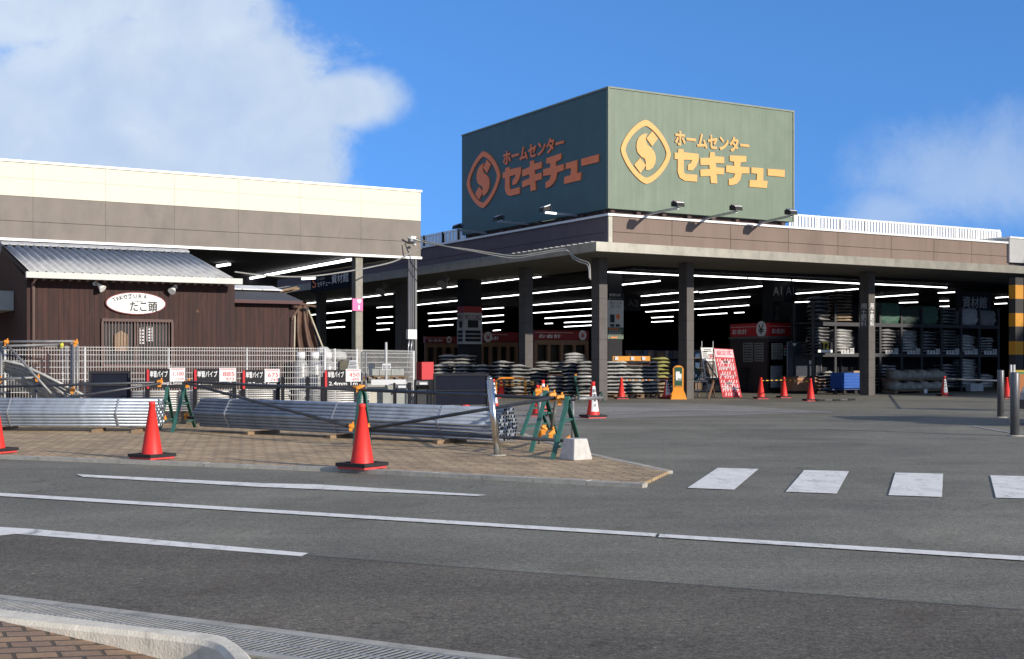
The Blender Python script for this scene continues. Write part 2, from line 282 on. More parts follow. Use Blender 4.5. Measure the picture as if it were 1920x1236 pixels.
_tx = {}
def textmesh(txt, bold=0.0, res=3):
    key = (txt, bold)
    if key in _tx: return _tx[key]
    c = bpy.data.curves.new('t', 'FONT'); c.body = txt; c.size = 1; c.offset = bold; c.resolution_u = res; c.fill_mode = 'FRONT'
    o = bpy.data.objects.new('t', c); COL.objects.link(o); bpy.context.view_layer.update()
    dg = bpy.context.evaluated_depsgraph_get(); me = bpy.data.meshes.new_from_object(o.evaluated_get(dg))
    vs = [tuple(v.co) for v in me.vertices]; fs = [tuple(p.vertices) for p in me.polygons]
    bpy.data.objects.remove(o); bpy.data.curves.remove(c); bpy.data.meshes.remove(me)
    x0 = min(v[0] for v in vs); x1 = max(v[0] for v in vs); y0 = min(v[1] for v in vs); y1 = max(v[1] for v in vs)
    _tx[key] = ([((v[0] - x0) / (x1 - x0), (v[1] - y0) / (y1 - y0)) for v in vs], fs); return _tx[key]
def put_text(mb, txt, p, r, w, h, m=0, bold=0.0, up=(0, 0, 1), lift=0.004):   # p = lower left, r = right direction (unit)
    vs, fs = textmesh(txt, 0.0); p = Vector(p); r = Vector(r); u = Vector(up); n = r.cross(u); k = max(1, len(txt)); e = bold * .55 * min(w / k, h)
    for i, (dx, dy) in enumerate([(0, 0)] if bold < .005 else [(-e, 0), (e, 0), (0, e), (0, -e)]):   # heavier strokes: four slightly offset layers
        mb.add([p + n * (lift + i * .0007) + r * (x * w + dx) + u * (y * h + dy) for x, y in vs], fs, m)
def scribble(mb, p, r, w, h, rows, m=0, up=(0, 0, 1), lift=.004, seed=1):    # lines of small print
    rg = random.Random(seed); p = Vector(p); r = Vector(r); u = Vector(up); n = r.cross(u) * lift
    for i in range(rows):
        z = h * (1 - (i + .5) / rows); x = 0.0; th = h / rows * .42
        while x < w * .93:
            l = rg.uniform(.04, .2) * w; l = min(l, w - x); q = p + n + r * x + u * z
            mb.add([q, q + r * l, q + r * l + u * th, q + u * th], [(0, 1, 2, 3)], m); x += l + .03 * w

# ---------------------------------------------------------------- things
def props(o, label, cat, group=None, kind=None):
    if label: o['label'] = label
    if cat: o['category'] = cat
    if group: o['group'] = group
    if kind: o['kind'] = kind
class T:                                             # a thing: Empty at its base, parts as children
    def __init__(s, name, label, cat, base=(0, 0, 0), space='frame', rot=0.0, group=None):
        s.base = Vector(base) if space != 'local' else Vector((0, 0, 0)); o = bpy.data.objects.new(name, None); COL.objects.link(o); s.o = o; o.empty_display_size = .2
        o.location = W(base) if space == 'frame' else base; o.rotation_euler.z = TH if space == 'frame' else rot; props(o, label, cat, group)
    def part(s, name, mb, mats, parent=None, label=None, kind=None):
        o = bpy.data.objects.new(name, mb.mesh(name, mats, s.base)); COL.objects.link(o); o.parent = parent or s.o
        props(o, label, None, None, kind); return o
def one(name, mb, mats, label, cat, base=(0, 0, 0), space='frame', rot=0.0, group=None, kind=None):
    off = base if space != 'local' else (0, 0, 0); o = bpy.data.objects.new(name, mb.mesh(name, mats, off)); COL.objects.link(o)
    o.location = W(base) if space == 'frame' else base; o.rotation_euler.z = TH if space == 'frame' else rot; props(o, label, cat, group, kind); return o
def copy_tree(o, parent=None):
    c = o.copy(); COL.objects.link(c); c.parent = parent
    for ch in o.children: copy_tree(ch, c)
    return c
def struct(name, mb, mats, kind='structure'):
    o = bpy.data.objects.new(name, mb.mesh(name, mats)); COL.objects.link(o); o['kind'] = kind; return o

# ================================================================ GROUND
g = MB(); g.add([(-600, -60, 0), (600, -60, 0), (600, 900, 0), (-600, 900, 0)], [(0, 1, 2, 3)]); struct('ground', g, ASPH)
def sheet(name, pts, z, mat): m = MB(); m.add([G(x, y, z) for x, y in pts], [tuple(range(len(pts)))[::-1]]); return struct(name, m, mat)
# the near lane, laid with a darker asphalt
nl = MB(); pA, pB = G(-900, 940, .004), G(575, 1042, .004); pC = G(1920, 1145, .004); pD = pC + (pC - pB) * 6; pE = G(960, 1236, .004); pF = G(0, 1118, .004)
nl.add([pB + (pB - pC) * 3.0, pB, pC, pD, (pE + (pE - pF) * 6), pE, pF, pF + (pF - pE) * 6], [tuple(range(8))[::-1]]); struct('road_near_lane', nl, ASPH2)
sheet('lot_concrete_strip', [(930, 762), (1100, 756), (1330, 757), (1570, 773), (1400, 778), (1100, 786), (940, 800)], .004, STRIP)
m = MB(); d0_ = (pC - pB).normalized(); n0_ = Vector((-d0_.y, d0_.x, 0)) * .007; m.add([pB - d0_ * 14 - n0_ + Vector((0, 0, .003)), pC + d0_ * 20 - n0_ + Vector((0, 0, .003)), pC + d0_ * 20 + n0_ + Vector((0, 0, .003)), pB - d0_ * 14 + n0_ + Vector((0, 0, .003))], [(0, 1, 2, 3)]); struct('road_seam', m, M('tar_seam', (.03, .03, .03), .6, var=.5, vs=3))
# paver sidewalk with kerb
PZ = .035
pv = [G(-700, 810, PZ), G(0, 853, PZ), G(640, 876, PZ), G(1205, 906, PZ), G(1258, 881, PZ), G(1110, 850, PZ), G(940, 800, PZ)]
back = [W(F(610, 700, Y=27)) , W(F(160, 700, Y=27)), D(-500, 700, 30)]
pts = [Vector((p.x, p.y, PZ)) for p in pv + back]; m = MB(); m.prism([p - Vector((0, 0, PZ - .002)) for p in pts], (0, 0, PZ - .002)); struct('sidewalk', m, PAV)
def kerb(name, p0, p1, w, h, mat, seg=.6, side=1):
    m = MB(); d = (p1 - p0); L_ = d.length; d.normalize(); s = Vector((-d.y, d.x, 0)) * w * side; n = max(1, round(L_ / seg)); rg = random.Random(3)
    for i in range(n):
        a = p0 + d * (L_ * i / n + .004); b = p0 + d * (L_ * (i + 1) / n - .004); j = rg.uniform(-.004, .004); q = [a, b, b + s, a + s]
        if side < 0: q = q[::-1]
        m.hexa([Vector((p.x, p.y, -.05)) for p in q], [Vector((p.x, p.y, h + j)) for p in q])
    return struct(name, m, mat)
k0, k1, k2, k3, k4, k5 = G(-700, 813, .04), G(0, 855, .04), G(640, 879, .04), G(1205, 908, .04), G(1262, 882, .04), G(1110, 850, .04)
kerb('kerb', k0, k1, .13, .045, CONC); kerb('kerb', k1, k2, .13, .045, CONC); kerb('kerb', k2, k3, .13, .045, CONC); kerb('kerb', k4, k5, .10, .038, CONC); kerb('kerb', k5, G(940, 800, .04), .12, .041, CONC)
# near gutter: concrete edges, slotted grating, kerb with rounded end
def gp(x, y, z=0.0): return G(x, y, z)
m = MB(); e0, e1 = gp(0, 1118), gp(960, 1237); d = (e1 - e0).normalized(); nrm = Vector((d.y, -d.x, 0))
if nrm.y > 0: nrm = -nrm
def strip(m, a, b, o0, o1, z0, z1, mi=0):
    q = [a + nrm * o1, b + nrm * o1, b + nrm * o0, a + nrm * o0]; m.hexa([Vector((p.x, p.y, z0)) for p in q], [Vector((p.x, p.y, z1)) for p in q], mi)
A_, B_ = e0 - d * 9, e1 + d * 5
strip(m, A_, B_, 0, .075, -.02, .010); strip(m, A_, B_, .41, .47, -.02, .009); struct('gutter_edge', m, CONC)
m = MB(); strip(m, A_, B_, .075, .41, -.01, .0055); struct('gutter_channel', m, M('channel_shade', (.008, .008, .008), .95))  # flat black strip: the open channel's shade put into its colour
m = MB(); LL = (B_ - A_).length; i = 0
while i * .036 < LL:
    q = A_ + d * (i * .036); s = d * .016; a = q + nrm * .09; b = q + nrm * .395 - d * .05
    m.hexa([Vector((p.x, p.y, .0058)) for p in (b, b + s, a + s, a)], [Vector((p.x, p.y, .0085)) for p in (b, b + s, a + s, a)]); i += 1
for o in (.08, .235, .39): strip(m, A_, B_, o, o + .014, .0060, .0080)
gr = struct('gutter_grating', m, M('grating_zinc', (.42, .41, .37), .5, .4, var=.2, vs=10, dirt=.3))
KZ = .13
ko = [G(-500, 1085, KZ), G(0, 1141, KZ), (G(250, 1171, KZ)), G(405, 1188, KZ), G(444, 1202, KZ), G(468, 1222, KZ), G(480, 1250, KZ), G(470, 1330, KZ)]
ki = [G(-500, 1107, KZ), G(0, 1159, KZ), G(219, 1182, KZ), G(345, 1196, KZ), G(395, 1206, KZ), G(420, 1222, KZ), G(434, 1250, KZ), G(430, 1330, KZ)]
def smooth(P, k=5):
    out = []
    for i in range(len(P) - 1):
        a, b, c_, d_ = P[max(i - 1, 0)], P[i], P[i + 1], P[min(i + 2, len(P) - 1)]
        for j in range(k): t_ = j / k; out.append(.5 * ((2 * b) + (c_ - a) * t_ + (2 * a - 5 * b + 4 * c_ - d_) * t_ ** 2 + (3 * b - a - 3 * c_ + d_) * t_ ** 3))
    return out + [P[-1]]
ki0 = ki; ko, ki = smooth(ko), smooth(ki)
m = MB(); n = len(ko); v = []
for a, b in zip(ko, ki):
    c = (b - a); w = c.length; c.normalize()
    v += [Vector((a.x, a.y, -.03)) - c * .015, Vector((a.x, a.y, KZ - .02)), a + c * min(.02, w * .3) + Vector((0, 0, .0)), b - c * min(.02, w * .3), Vector((b.x, b.y, KZ - .02)), Vector((b.x, b.y, -.03)) + c * .01]
m.add(v, [(i * 6 + k, i * 6 + k + 1, (i + 1) * 6 + k + 1, (i + 1) * 6 + k) for i in range(n - 1) for k in range(5)], 0, True)
m.sm = [False] * len(m.sm); struct('kerb_near', m, CONC_L)
# near sidewalk, dipping towards the driveway
m = MB(); zz = [.12, .118, .06, .02, .008, .008, .008, .008]; nv = []
for b, z in zip(ki0, zz): nv.append((Vector((b.x, b.y, z)), Vector((b.x - 1.2, b.y - 5, z))))
m.add([p for q in nv for p in q], [(2 * i, 2 * i + 1, 2 * i + 3, 2 * i + 2) for i in range(len(nv) - 1)]); struct('sidewalk_near', m, PAV2)
# road paint
def mark(name, pts, z=.008): m = MB(); m.add([G(x, y, z) for x, y in pts], [tuple(range(len(pts)))[::-1]]); return struct(name, m, M('paint_faded', (.34, .33, .30), .8, var=.3, vs=5, dirt=.4) if name == 'lot_line' else PAINT)
mark('lane_line', [(143, 889), (490, 906), (590, 908), (912, 928), (895, 930), (590, 917), (490, 913), (155, 894)])
mark('lane_line', [(-600, 887), (0, 924), (1232, 1000), (1228, 1006), (0, 930), (-600, 892)]); mark('lane_line', [(1238, 1001), (2300, 1066), (2300, 1075), (1234, 1007)])
mark('lane_line', [(-400, 965), (0, 988), (66, 992), (578, 1037), (565, 1043), (30, 1001), (0, 1004), (-400, 980)])
Z = 2.3415
for q in ([(575, 87), (755, 92), (648, 183), (442, 175)], [(955, 97), (1152, 102), (1098, 200), (873, 192)], [(1355, 108), (1565, 113), (1560, 215), (1325, 207)], [(1772, 120), (1985, 125), (2020, 224), (1797, 218)], [(2190, 131), (2400, 137), (2480, 235), (2260, 229)]):
    mark('crosswalk_bar', [(1100 + x / Z, 840 + y / Z) for x, y in q])
mark('lot_line', [(1825, 798), (1900, 811), (1900, 813), (1825, 800)]); mark('lot_line', [(957, 791), (1072, 794), (1072, 795.5), (957, 792.5)]); mark('lot_line', [(1080, 771), (1300, 767), (1560, 773), (1560, 774), (1300, 769), (1080, 773)])

# ================================================================ STORE
st = T('store_building', 'single storey home centre with brown parapet, deep canopy and dark open front', 'store', (0, 0, 0))
RA, LB = 20.0, 62.0      # right end (a) and left face depth (b)
m = MB(); m.box(0, 26, 0, .12, 4.475, 4.75); m.box(0, .12, .12, LB, 4.475, 4.75); st.part('canopy_fascia', m, FASC)
m = MB(); m.box(.12, 40, .12, 4.6, 4.52, 4.60); m.box(.12, 4.6, 4.6, LB, 4.52, 4.60); st.part('soffit', m, SOFF)
m = MB()
for i in range(int(LB / .33)): b = .3 + i * .33; m.box(.02, 1.38, b, b + .09, 4.76, 4.79)
m.box(.13, 26, .13, 1.4, 4.7, 4.76); m.box(.13, 1.4, 1.4, LB, 4.7, 4.76); st.part('canopy_roof', m, M('roof_sheet', (.33, .33, .32), .6))
m = MB(); js = [1.56] + [F(x, 440, b=1.4)[0] for x in (1260, 1370, 1478, 1571, 1671, 1751, 1822)] + [19.92]
for a0, a1 in zip(js, js[1:]):
    m.box(a0 + .008, a1 - .008, 1.4, 1.45, 4.75, 5.235); m.box(a0 + .008, a1 - .008, 1.4, 1.45, 5.25, 5.73)
m.box(1.45, 19.92, 1.43, 1.6, 4.72, 5.73, 1); m.box(1.4, 1.55, 1.40, 1.46, 4.75, 5.73, 2); st.part('parapet', m, [BRN, BRN_D, FASC])
m = MB(); m.box(1.4, 1.6, 1.6, LB, 4.75, 5.235); m.box(1.4, 1.6, 1.6, LB, 5.25, 5.73); m.box(1.42, 1.58, 1.6, LB, 5.235, 5.25, 1); m.box(1.4, 1.45, 1.46, 1.6, 4.75, 5.73); st.part('parapet', m, [BRN_SHADE, BRN_D])
m = MB(); m.box(1.34, 19.95, 1.34, 1.72, 5.73, 5.80); m.box(1.34, 1.72, 1.72, LB, 5.73, 5.80); st.part('coping', m, COPE)
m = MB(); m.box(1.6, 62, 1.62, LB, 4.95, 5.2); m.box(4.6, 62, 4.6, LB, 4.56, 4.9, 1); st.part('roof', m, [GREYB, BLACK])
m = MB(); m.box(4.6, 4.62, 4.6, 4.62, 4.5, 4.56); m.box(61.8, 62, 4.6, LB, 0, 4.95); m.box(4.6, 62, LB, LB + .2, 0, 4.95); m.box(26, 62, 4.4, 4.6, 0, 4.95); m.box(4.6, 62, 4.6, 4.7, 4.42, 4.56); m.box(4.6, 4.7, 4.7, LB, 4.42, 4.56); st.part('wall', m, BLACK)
def column(T_, a0, a1, b0, b1, z1=4.53, mats=None, z0=0):
    m = MB(); n = 7; h = (z1 - z0) / n
    for i in range(n): m.box(a0, a1, b0, b1, z0 + i * h, z0 + (i + 1) * h - .012)
    m.box(a0 + .008, a1 - .008, b0 + .008, b1 - .008, z0, z1, 1); return T_.part('column', m, mats or [COLM, JOINT])
column(st, 1.75, 2.06, 2.42, 2.87); column(st, 5.24, 5.53, 2.42, 2.87); column(st, 13.57, 13.89, 2.42, 2.87)
column(st, 1.75, 2.06, 7.01, 7.44)
c0 = F(741, 700, a=1.75)[1]; c1 = F(752, 700, a=1.75)[1]
column(st, 1.75, 2.06, c1, c0); column(st, 1.75, 2.06, c0 + 8.5, c0 + 9.1); column(st, 1.75, 2.06, c0 + 16, c0 + 16.6)
# inner columns in black
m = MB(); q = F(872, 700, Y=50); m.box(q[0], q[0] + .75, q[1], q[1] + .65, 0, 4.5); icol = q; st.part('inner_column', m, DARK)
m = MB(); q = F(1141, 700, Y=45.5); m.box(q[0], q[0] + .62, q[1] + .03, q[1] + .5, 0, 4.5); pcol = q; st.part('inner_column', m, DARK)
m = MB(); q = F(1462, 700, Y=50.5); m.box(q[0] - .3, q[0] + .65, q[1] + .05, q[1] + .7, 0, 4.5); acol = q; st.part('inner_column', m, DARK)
# characters on the third column
TR = (1, 0, 0); TL = (0, -1, 0)     # right direction on a b-plane, on an a-plane
m = MB(); m2 = MB()
for i, ch in enumerate('用土肥料'):
    z = F(1635, 576 + i * 11, b=2.42)[2]; put_text(m, ch, (13.64, 2.42, z - .06), TR, .18, .19, 0, .02); put_text(m2, ch, (13.57, 2.80, z - .06), TL, .28, .19, 0, .02)
st.part('column_lettering', m2, INKW)
st.part('column_lettering', m, INKW)

# ---- ceiling tubes: every row its own fitting
rows = [(781, 546, 832, 540), (834, 539.5, 892, 533), (895, 532.5, 974, 523), (999, 521, 1014, 519.5), (782, 572, 865, 563), (902, 560, 974, 553), (803, 588, 857, 584), (902, 580, 944, 577), (804, 601, 857, 597), (903, 594, 944, 591), (805, 612, 849, 609), (903, 606, 944, 603), (925, 620, 938, 619),
 (999, 550, 1042, 545.5), (1044, 545, 1109, 539), (1000, 572, 1056, 567.5), (1058, 567, 1110, 563), (1000, 587, 1110, 579), (1022, 597, 1110, 591.5), (1022, 607, 1036, 606.5), (1058, 605, 1110, 603), (1058, 613, 1110, 610),
 (1138, 510, 1222, 514), (1225, 514, 1274, 516.5), (1302, 517, 1314, 517.6), (1317, 517.8, 1400, 521.5), (1404, 521.7, 1482, 525.5), (1486, 525.8, 1560, 529.3), (1563, 529.5, 1613, 532), (1640, 533, 1706, 536), (1709, 536.3, 1775, 539.5),
 (1166, 534, 1176, 533), (1179, 532.8, 1237, 527), (1197, 556, 1237, 552.5), (1239, 552, 1275, 549), (1302, 548, 1308, 547), (1312, 548.5, 1385, 541), (1388, 540.5, 1446, 535), (1197, 573, 1275, 566), (1302, 565, 1322, 563.5), (1323, 563, 1406, 556.5), (1211, 585, 1275, 581), (1302, 580, 1347, 577), (1350, 576.5, 1404, 572.5), (1222, 596, 1262, 594), (1309, 591, 1363, 587.5), (1377, 586.8, 1395, 586), (1222, 604, 1262, 602),
 (1491, 551, 1540, 547.5), (1542, 547, 1609, 542), (1491, 567, 1533, 565), (1640, 557.5, 1705, 553), (1707, 552.8, 1721, 552), (1686, 568, 1721, 567), (1759, 549.5, 1790, 548), (1762, 564.5, 1779, 564), (1762, 575, 1780, 574.5), (1867, 558.5, 1890, 557), (1865, 570, 1888, 569),
 (576, 569, 659, 560), (680, 558, 736, 551), (756, 549, 764, 548), (585, 590.5, 659, 583), (707, 577, 736, 575), (756, 574.5, 764, 574), (595, 608, 628, 603.5), (600, 604.5, 646, 601), (707, 596, 736, 594), (707, 607, 736, 605.5), (707, 619, 730, 617.5), (756, 592, 764, 591.5), (756, 604.5, 764, 604), (756, 615.5, 764, 615), (596, 616, 646, 613)]
tl = 'white fluorescent tube glowing in a ceiling row under the dark store roof'
for x0, y0, x1, y1 in rows:
    ym = (y0 + y1) / 2; z = min(4.44, EYE + (HORIZ - ym) * 74 / FPX); p, q = F(x0, y0, z=z), F(x1, y1, z=z)
    w = .036 if z > 4.4 and p[1] < 6 or p[0] < 4.5 else .050
    m = MB(); m.bar(p, q, w, w * .8); m.bar(Vector(p) + Vector((0, 0, w * .4 + .012)), Vector(q) + Vector((0, 0, w * .4 + .012)), w * 1.5, .02, 1)
    c = (Vector(p) + Vector(q)) / 2; one('tube_light', m, [TUBE, GREYM], tl, 'ceiling light', (c.x, c.y, c.z), group='fluorescent tubes under the store roof')

# ================================================================ ROOFTOP SIGN
SA0, SA1, SB0, SB1, SZ0, SZ1 = 1.4, 8.97, 1.4, 11.06, 5.96, 9.67
sg = T('rooftop_sign', 'huge green box sign with orange emblem and katakana above the store corner', 'sign', (SA0, SB0, SZ0))
m = MB(); m.box(SA0, SA1, SB0, SB0 + .12, SZ0, SZ1); sg.part('front_panel', m, SGREEN)
m = MB(); m.box(SA0, SA0 + .12, SB0 + .12, SB1, SZ0, SZ1); m.box(SA1 - .12, SA1, SB0 + .12, SB1, SZ0, SZ1); m.box(SA0 + .12, SA1 - .12, SB1 - .12, SB1, SZ0, SZ1); sg.part('side_panel', m, SGREEN_SHADE)
m = MB(); m.box(SA0 - .03, SA1 + .03, SB0 - .03, SB0 + .1, SZ1, SZ1 + .05); m.box(SA0 - .03, SA0 + .1, SB0 + .1, SB1, SZ1, SZ1 + .05); m.box(SA1 - .02, SA1 + .03, SB0 - .03, SB0, SZ0, SZ1); m.box(SA0 - .035, SA0, SB0 - .035, SB0, SZ0, SZ1); sg.part('edge_trim', m, M('sign_trim', (.22, .25, .19), .6))
m = MB(); m.box(SA0 + .2, SA1 - .2, SB0 + .25, SB1 - .2, 5.2, SZ0)
for i in range(8): m.box(SA0 + .15 + i * 1.0, SA0 + .3 + i * 1.0, SB0 + .1, SB0 + .25, 5.80, SZ0); m.box(SA0 + .1, SA0 + .25, SB0 + .3 + i * 1.3, SB0 + .45 + i * 1.3, 5.80, SZ0)
sg.part('support_frame', m, M('rust_frame', (.08, .05, .045), .8, var=.4, vs=8))
Z5 = 3.9875
def zp(x, y): p = F(1120 + x / Z5, 150 + y / Z5, b=SB0); return (p[0], p[2])
GL = [[(600, 518), (640, 520), (641, 542), (752, 555), (752, 600), (735, 645), (708, 677), (672, 675), (672, 637), (695, 622), (704, 600), (641, 597), (642, 690), (655, 705), (742, 710), (740, 762), (650, 755), (612, 732), (596, 690), (597, 594), (573, 592), (573, 545), (600, 545)],
 [(838, 541), (872, 543), (875, 572), (943, 577), (943, 625), (880, 622), (883, 655), (943, 660), (942, 708), (886, 706), (892, 775), (845, 772), (840, 718), (767, 722), (765, 672), (836, 668), (832, 637), (767, 637), (765, 585), (836, 583)],
 [(985, 566), (1108, 570), (1108, 612), (1066, 618), (1063, 650), (1130, 655), (1130, 700), (1075, 700), (1065, 745), (1038, 776), (1000, 788), (978, 786), (978, 742), (1002, 738), (1018, 725), (1025, 700), (958, 690), (958, 640), (1018, 644), (1018, 612), (985, 607)],
 [(1147, 655), (1237, 662), (1235, 754), (1268, 757), (1262, 810), (1132, 800), (1135, 750), (1186, 752), (1190, 702), (1147, 698)],
 [(1268, 665), (1397, 675), (1395, 727), (1270, 715)]]
SS = [[(372, 403), (350, 404), (325, 414), (304, 434), (291, 465), (288, 505), (297, 543), (322, 573), (350, 590), (358, 612), (358, 675), (385, 674), (412, 655), (428, 622), (432, 580), (422, 540), (397, 508), (370, 487), (360, 462), (358, 440), (362, 418)],
 [(405, 385), (447, 440), (405, 497), (363, 438)], [(315, 585), (358, 640), (318, 697), (272, 635)]]
ea = [zp(172, 530)[0], zp(545, 545)[0]]; ez = [zp(360, 778)[1], zp(360, 300)[1]]
ring = []
for kk in range(64):
    tt = 2 * math.pi * kk / 64; ring.append((math.copysign(abs(math.cos(tt)) ** (2 / 1.45), math.cos(tt)), math.copysign(abs(math.sin(tt)) ** (2 / 1.45), math.sin(tt))))
al, ar = zp(172, 500)[0], zp(1397, 700)[0]
bl, br = F(876.4, 340, a=SA0)[1], F(1124.2, 300, a=SA0)[1]
zl = (F(906, 284.5, a=SA0)[2], F(906, 390.5, a=SA0)[2])
def toR(a, z): return Vector((a, SB0, z))
def toL(a, z):
    f = (a - al) / (ar - al); zz_ = zl[1] + (z - ez[0]) / (ez[1] - ez[0]) * (zl[0] - zl[1]); return Vector((SA0, bl + (br - bl) * f, zz_))
tb = [zp(575, 480)[0], zp(1130, 480)[0], zp(600, 492)[1], zp(600, 378)[1]]
for fn, nv, mat, r in ((toR, Vector((0, -.035, 0)), YELL, TR), (toL, Vector((-.035, 0, 0)), ORNG, TL)):
    m = MB()
    for pl in GL:
        m.prism([fn(*zp(x, y)) for x, y in pl], nv)
    sg.part('lettering', m, mat)
    m = MB(); p0 = fn(tb[0], tb[2]); p1 = fn(tb[1], tb[3])
    vs, fs = textmesh('ホームセンター', .03, 4); w = abs((p1 - p0).dot(Vector(r))); hh = p1.z - p0.z
    m.add([p0 + nv + Vector(r) * (x * w) + Vector((0, 0, 1)) * (y * hh) for x, y in vs], fs); m.add([p0 + nv * .5 + Vector(r) * (x * w + .015) + Vector((0, 0, 1)) * (y * hh - .01) for x, y in vs], fs); sg.part('small_lettering', m, mat)
    m = MB(); ca, cz = (ea[0] + ea[1]) / 2, (ez[0] + ez[1]) / 2; wa, wz = (ea[1] - ea[0]) / 2, (ez[1] - ez[0]) / 2
    n = len(ring); o = [fn(ca + x * wa, cz + z * wz) for x, z in ring]; i_ = [fn(ca + x * (wa - .17), cz + z * (wz - .19)) for x, z in ring]
    v = [p + nv for p in o] + [p + nv for p in i_] + o + i_
    m.add(v, [(k, (k + 1) % n, n + (k + 1) % n, n + k) for k in range(n)] + [(k, (k + 1) % n, 2 * n + (k + 1) % n, 2 * n + k) for k in range(n)] + [(n + k, n + (k + 1) % n, 3 * n + (k + 1) % n, 3 * n + k) for k in range(n)])
    for pl in SS: m.prism([fn(*zp(x, y)) for x, y in pl], nv)
    sg.part('emblem', m, mat)
# floodlights on arms
fl_lab = {1272: 'black floodlight on a long arm below the yellow emblem and lettering, nearest the sign corner', 1381: 'middle black floodlight on an arm under the yellow katakana', 1484: 'black floodlight on an arm at the far right end of the green sign',
          857: 'black floodlight on an arm at the far left end of the dark sign side', 934: 'middle black floodlight on an arm under the orange emblem', 1021: 'black floodlight with sunlit side on an arm under the orange lettering near the sign corner'}
def flood(base, head, out, key):
    head = Vector(head)
    t = T('floodlight', fl_lab[key], 'floodlight', (base[0], base[1], base[2]), group='floodlights aimed at the rooftop sign')
    m = MB(); m.bar(Vector(base), Vector(head) - Vector((0, 0, .08)), .07, .07); t.part('arm', m, METAL)
    m = MB(); o = Vector(out); s = Vector((-o.y, o.x, 0)); c = Vector(head); u = Vector((0, 0, 1))
    b = [c + s * .14 * i + o * j * .13 + u * (-.06 + (.05 if j < 0 else 0)) for i, j in ((-1, -1), (1, -1), (1, 1), (-1, 1))]; tp = [c + s * .14 * i + o * j * .11 + u * (.09 + (.05 if j < 0 else -.03)) for i, j in ((-1, -1), (1, -1), (1, 1), (-1, 1))]
    m.hexa(b, tp); t.part('lamp_head', m, RUBB)
    m = MB(); m.box(-.01, .01, -.01, .01, -.01, .01); m = MB()
    m.hexa([q + u * .012 - o * .02 for q in tp], [q + u * .03 - o * .02 for q in tp]); m.hexa([c - o * .17 + s * .15 * i + u * z + o * .0 for i, z in ((-1, -.03), (1, -.03), (1, .12), (-1, .12))], [c - o * .19 + s * .13 * i + u * z for i, z in ((-1, -.01), (1, -.01), (1, .10), (-1, .10))]); t.part('hood', m, METAL)
for hx, hy, bx, by in ((1272, 385, 1212, 402), (1381, 392, 1320, 410), (1484, 400, 1424, 418)):
    base = F(bx, by, b=1.45); head = F(hx, hy, a=base[0]); flood(base, head, (0, -1, 0), hx)
for hx, hy, bx, by in ((934, 411, 991, 420), (1021, 394, 1082, 404), (857, 427, 912, 437)):
    base = F(bx, by, a=1.45); head = F(hx, hy, b=base[1]); flood(base, head, (-1, 0, 0), hx)
# roof railings
RB = 3.0
t = T('roof_railing', 'long white slatted railing on the flat roof right of the green sign', 'railing', (9, RB, 5.2)); r0, r1 = F(1480, 402, b=RB), F(1876, 430, b=RB); zt = (r0[2] + r1[2]) / 2
m = MB(); m.box(r0[0], r1[0], RB, RB + .06, zt - .07, zt); m.box(r0[0], r1[0], RB, RB + .06, 5.45, 5.52); t.part('rail', m, COPE)
xs = [F(x, 410, b=RB)[0] for x in (1490, 1534, 1578, 1624, 1668, 1711, 1753, 1794, 1834, 1873)]
for x in xs: m = MB(); m.box(x - .05, x + .05, RB - .01, RB + .07, 5.2, zt + .005); t.part('post', m, COPE)
m = MB(); x = r0[0]
while x < r1[0]: m.box(x, x + .105, RB + .015, RB + .045, 5.52, zt - .07); x += .155
t.part('slats', m, COPE)
m = MB(); a0, a1 = F(1808, 410, b=RB + .4)[0], F(1862, 410, b=RB + .4)[0]; m.box(a0, a1, RB + .4, RB + 1, 5.2, zt - .12); one('roof_unit', m, M('unit_beige', (.66, .64, .53), .6), 'pale beige equipment box behind the right end of the roof railing', 'equipment box', (a0, RB + .4, 5.2))
t = T('roof_railing', 'short shaded slatted railing on the roof left of the green sign', 'railing', (2.4, 14, 5.2)); A3 = 2.2
q0, q1 = F(868, 429, a=A3), F(770, 448, a=A3); zt = (q0[2] + F(790, 441, a=A3)[2]) / 2
m = MB(); m.box(A3, A3 + .06, q0[1] - 1, q1[1] + 3, zt - .07, zt); m.box(A3, A3 + .06, q0[1] - 1, q1[1] + 3, 5.4, 5.46); t.part('rail', m, COPE)
m = MB(); b = q0[1] - 1
while b < q1[1] + 3: m.box(A3 + .015, A3 + .045, b, b + .21, 5.46, zt - .07); b += .3
t.part('slats', m, COPE)
for x in (795, 830, 860): b = F(x, 440, a=A3)[1]; m = MB(); m.box(A3 - .02, A3 + .08, b - .05, b + .05, 5.2, zt); t.part('post', m, DARK)

# ================================================================ ANNEX (left building)
c = F(789, 486, Y=40.0); AA, AB = c[0], c[1]
an = T('annex_building', 'open sided annex with deep cream fascia over a grey band', 'annex', (AA, AB, 0))
zb = F(789, 486, b=AB)[2]; zm = F(789, 415, b=AB)[2]; ztp = F(789, 357, b=AB)[2]; AL = -32
jx = [AA] + [F(x, 380, b=AB)[0] for x in (677, 563, 447, 327, 198, 62)]
while jx[-1] > AL: jx.append(jx[-1] - (jx[-2] - jx[-1]))
m = MB()
for a1, a0 in zip(jx, jx[1:]): m.box(a0 + .003, a1 - .003, AB, AB + .06, zm + .012, (zm + ztp) / 2 - .003); m.box(a0 + .003, a1 - .003, AB, AB + .06, (zm + ztp) / 2 + .003, ztp - .07)
m.box(jx[-1], AA - .01, AB + .03, AB + .2, zm + .012, ztp - .06, 1); an.part('upper_fascia', m, [CREAM, M('joint_grey', (.58, .54, .44), .8)])
m = MB(); zj = zb + .08 + (zm - zb) * .38
for a1, a0 in zip(jx, jx[1:]): m.box(a0 + .003, a1 - .003, AB + .004, AB + .06, zb + .075, zj - .006); m.box(a0 + .003, a1 - .003, AB + .004, AB + .06, zj + .006, zm + .004)
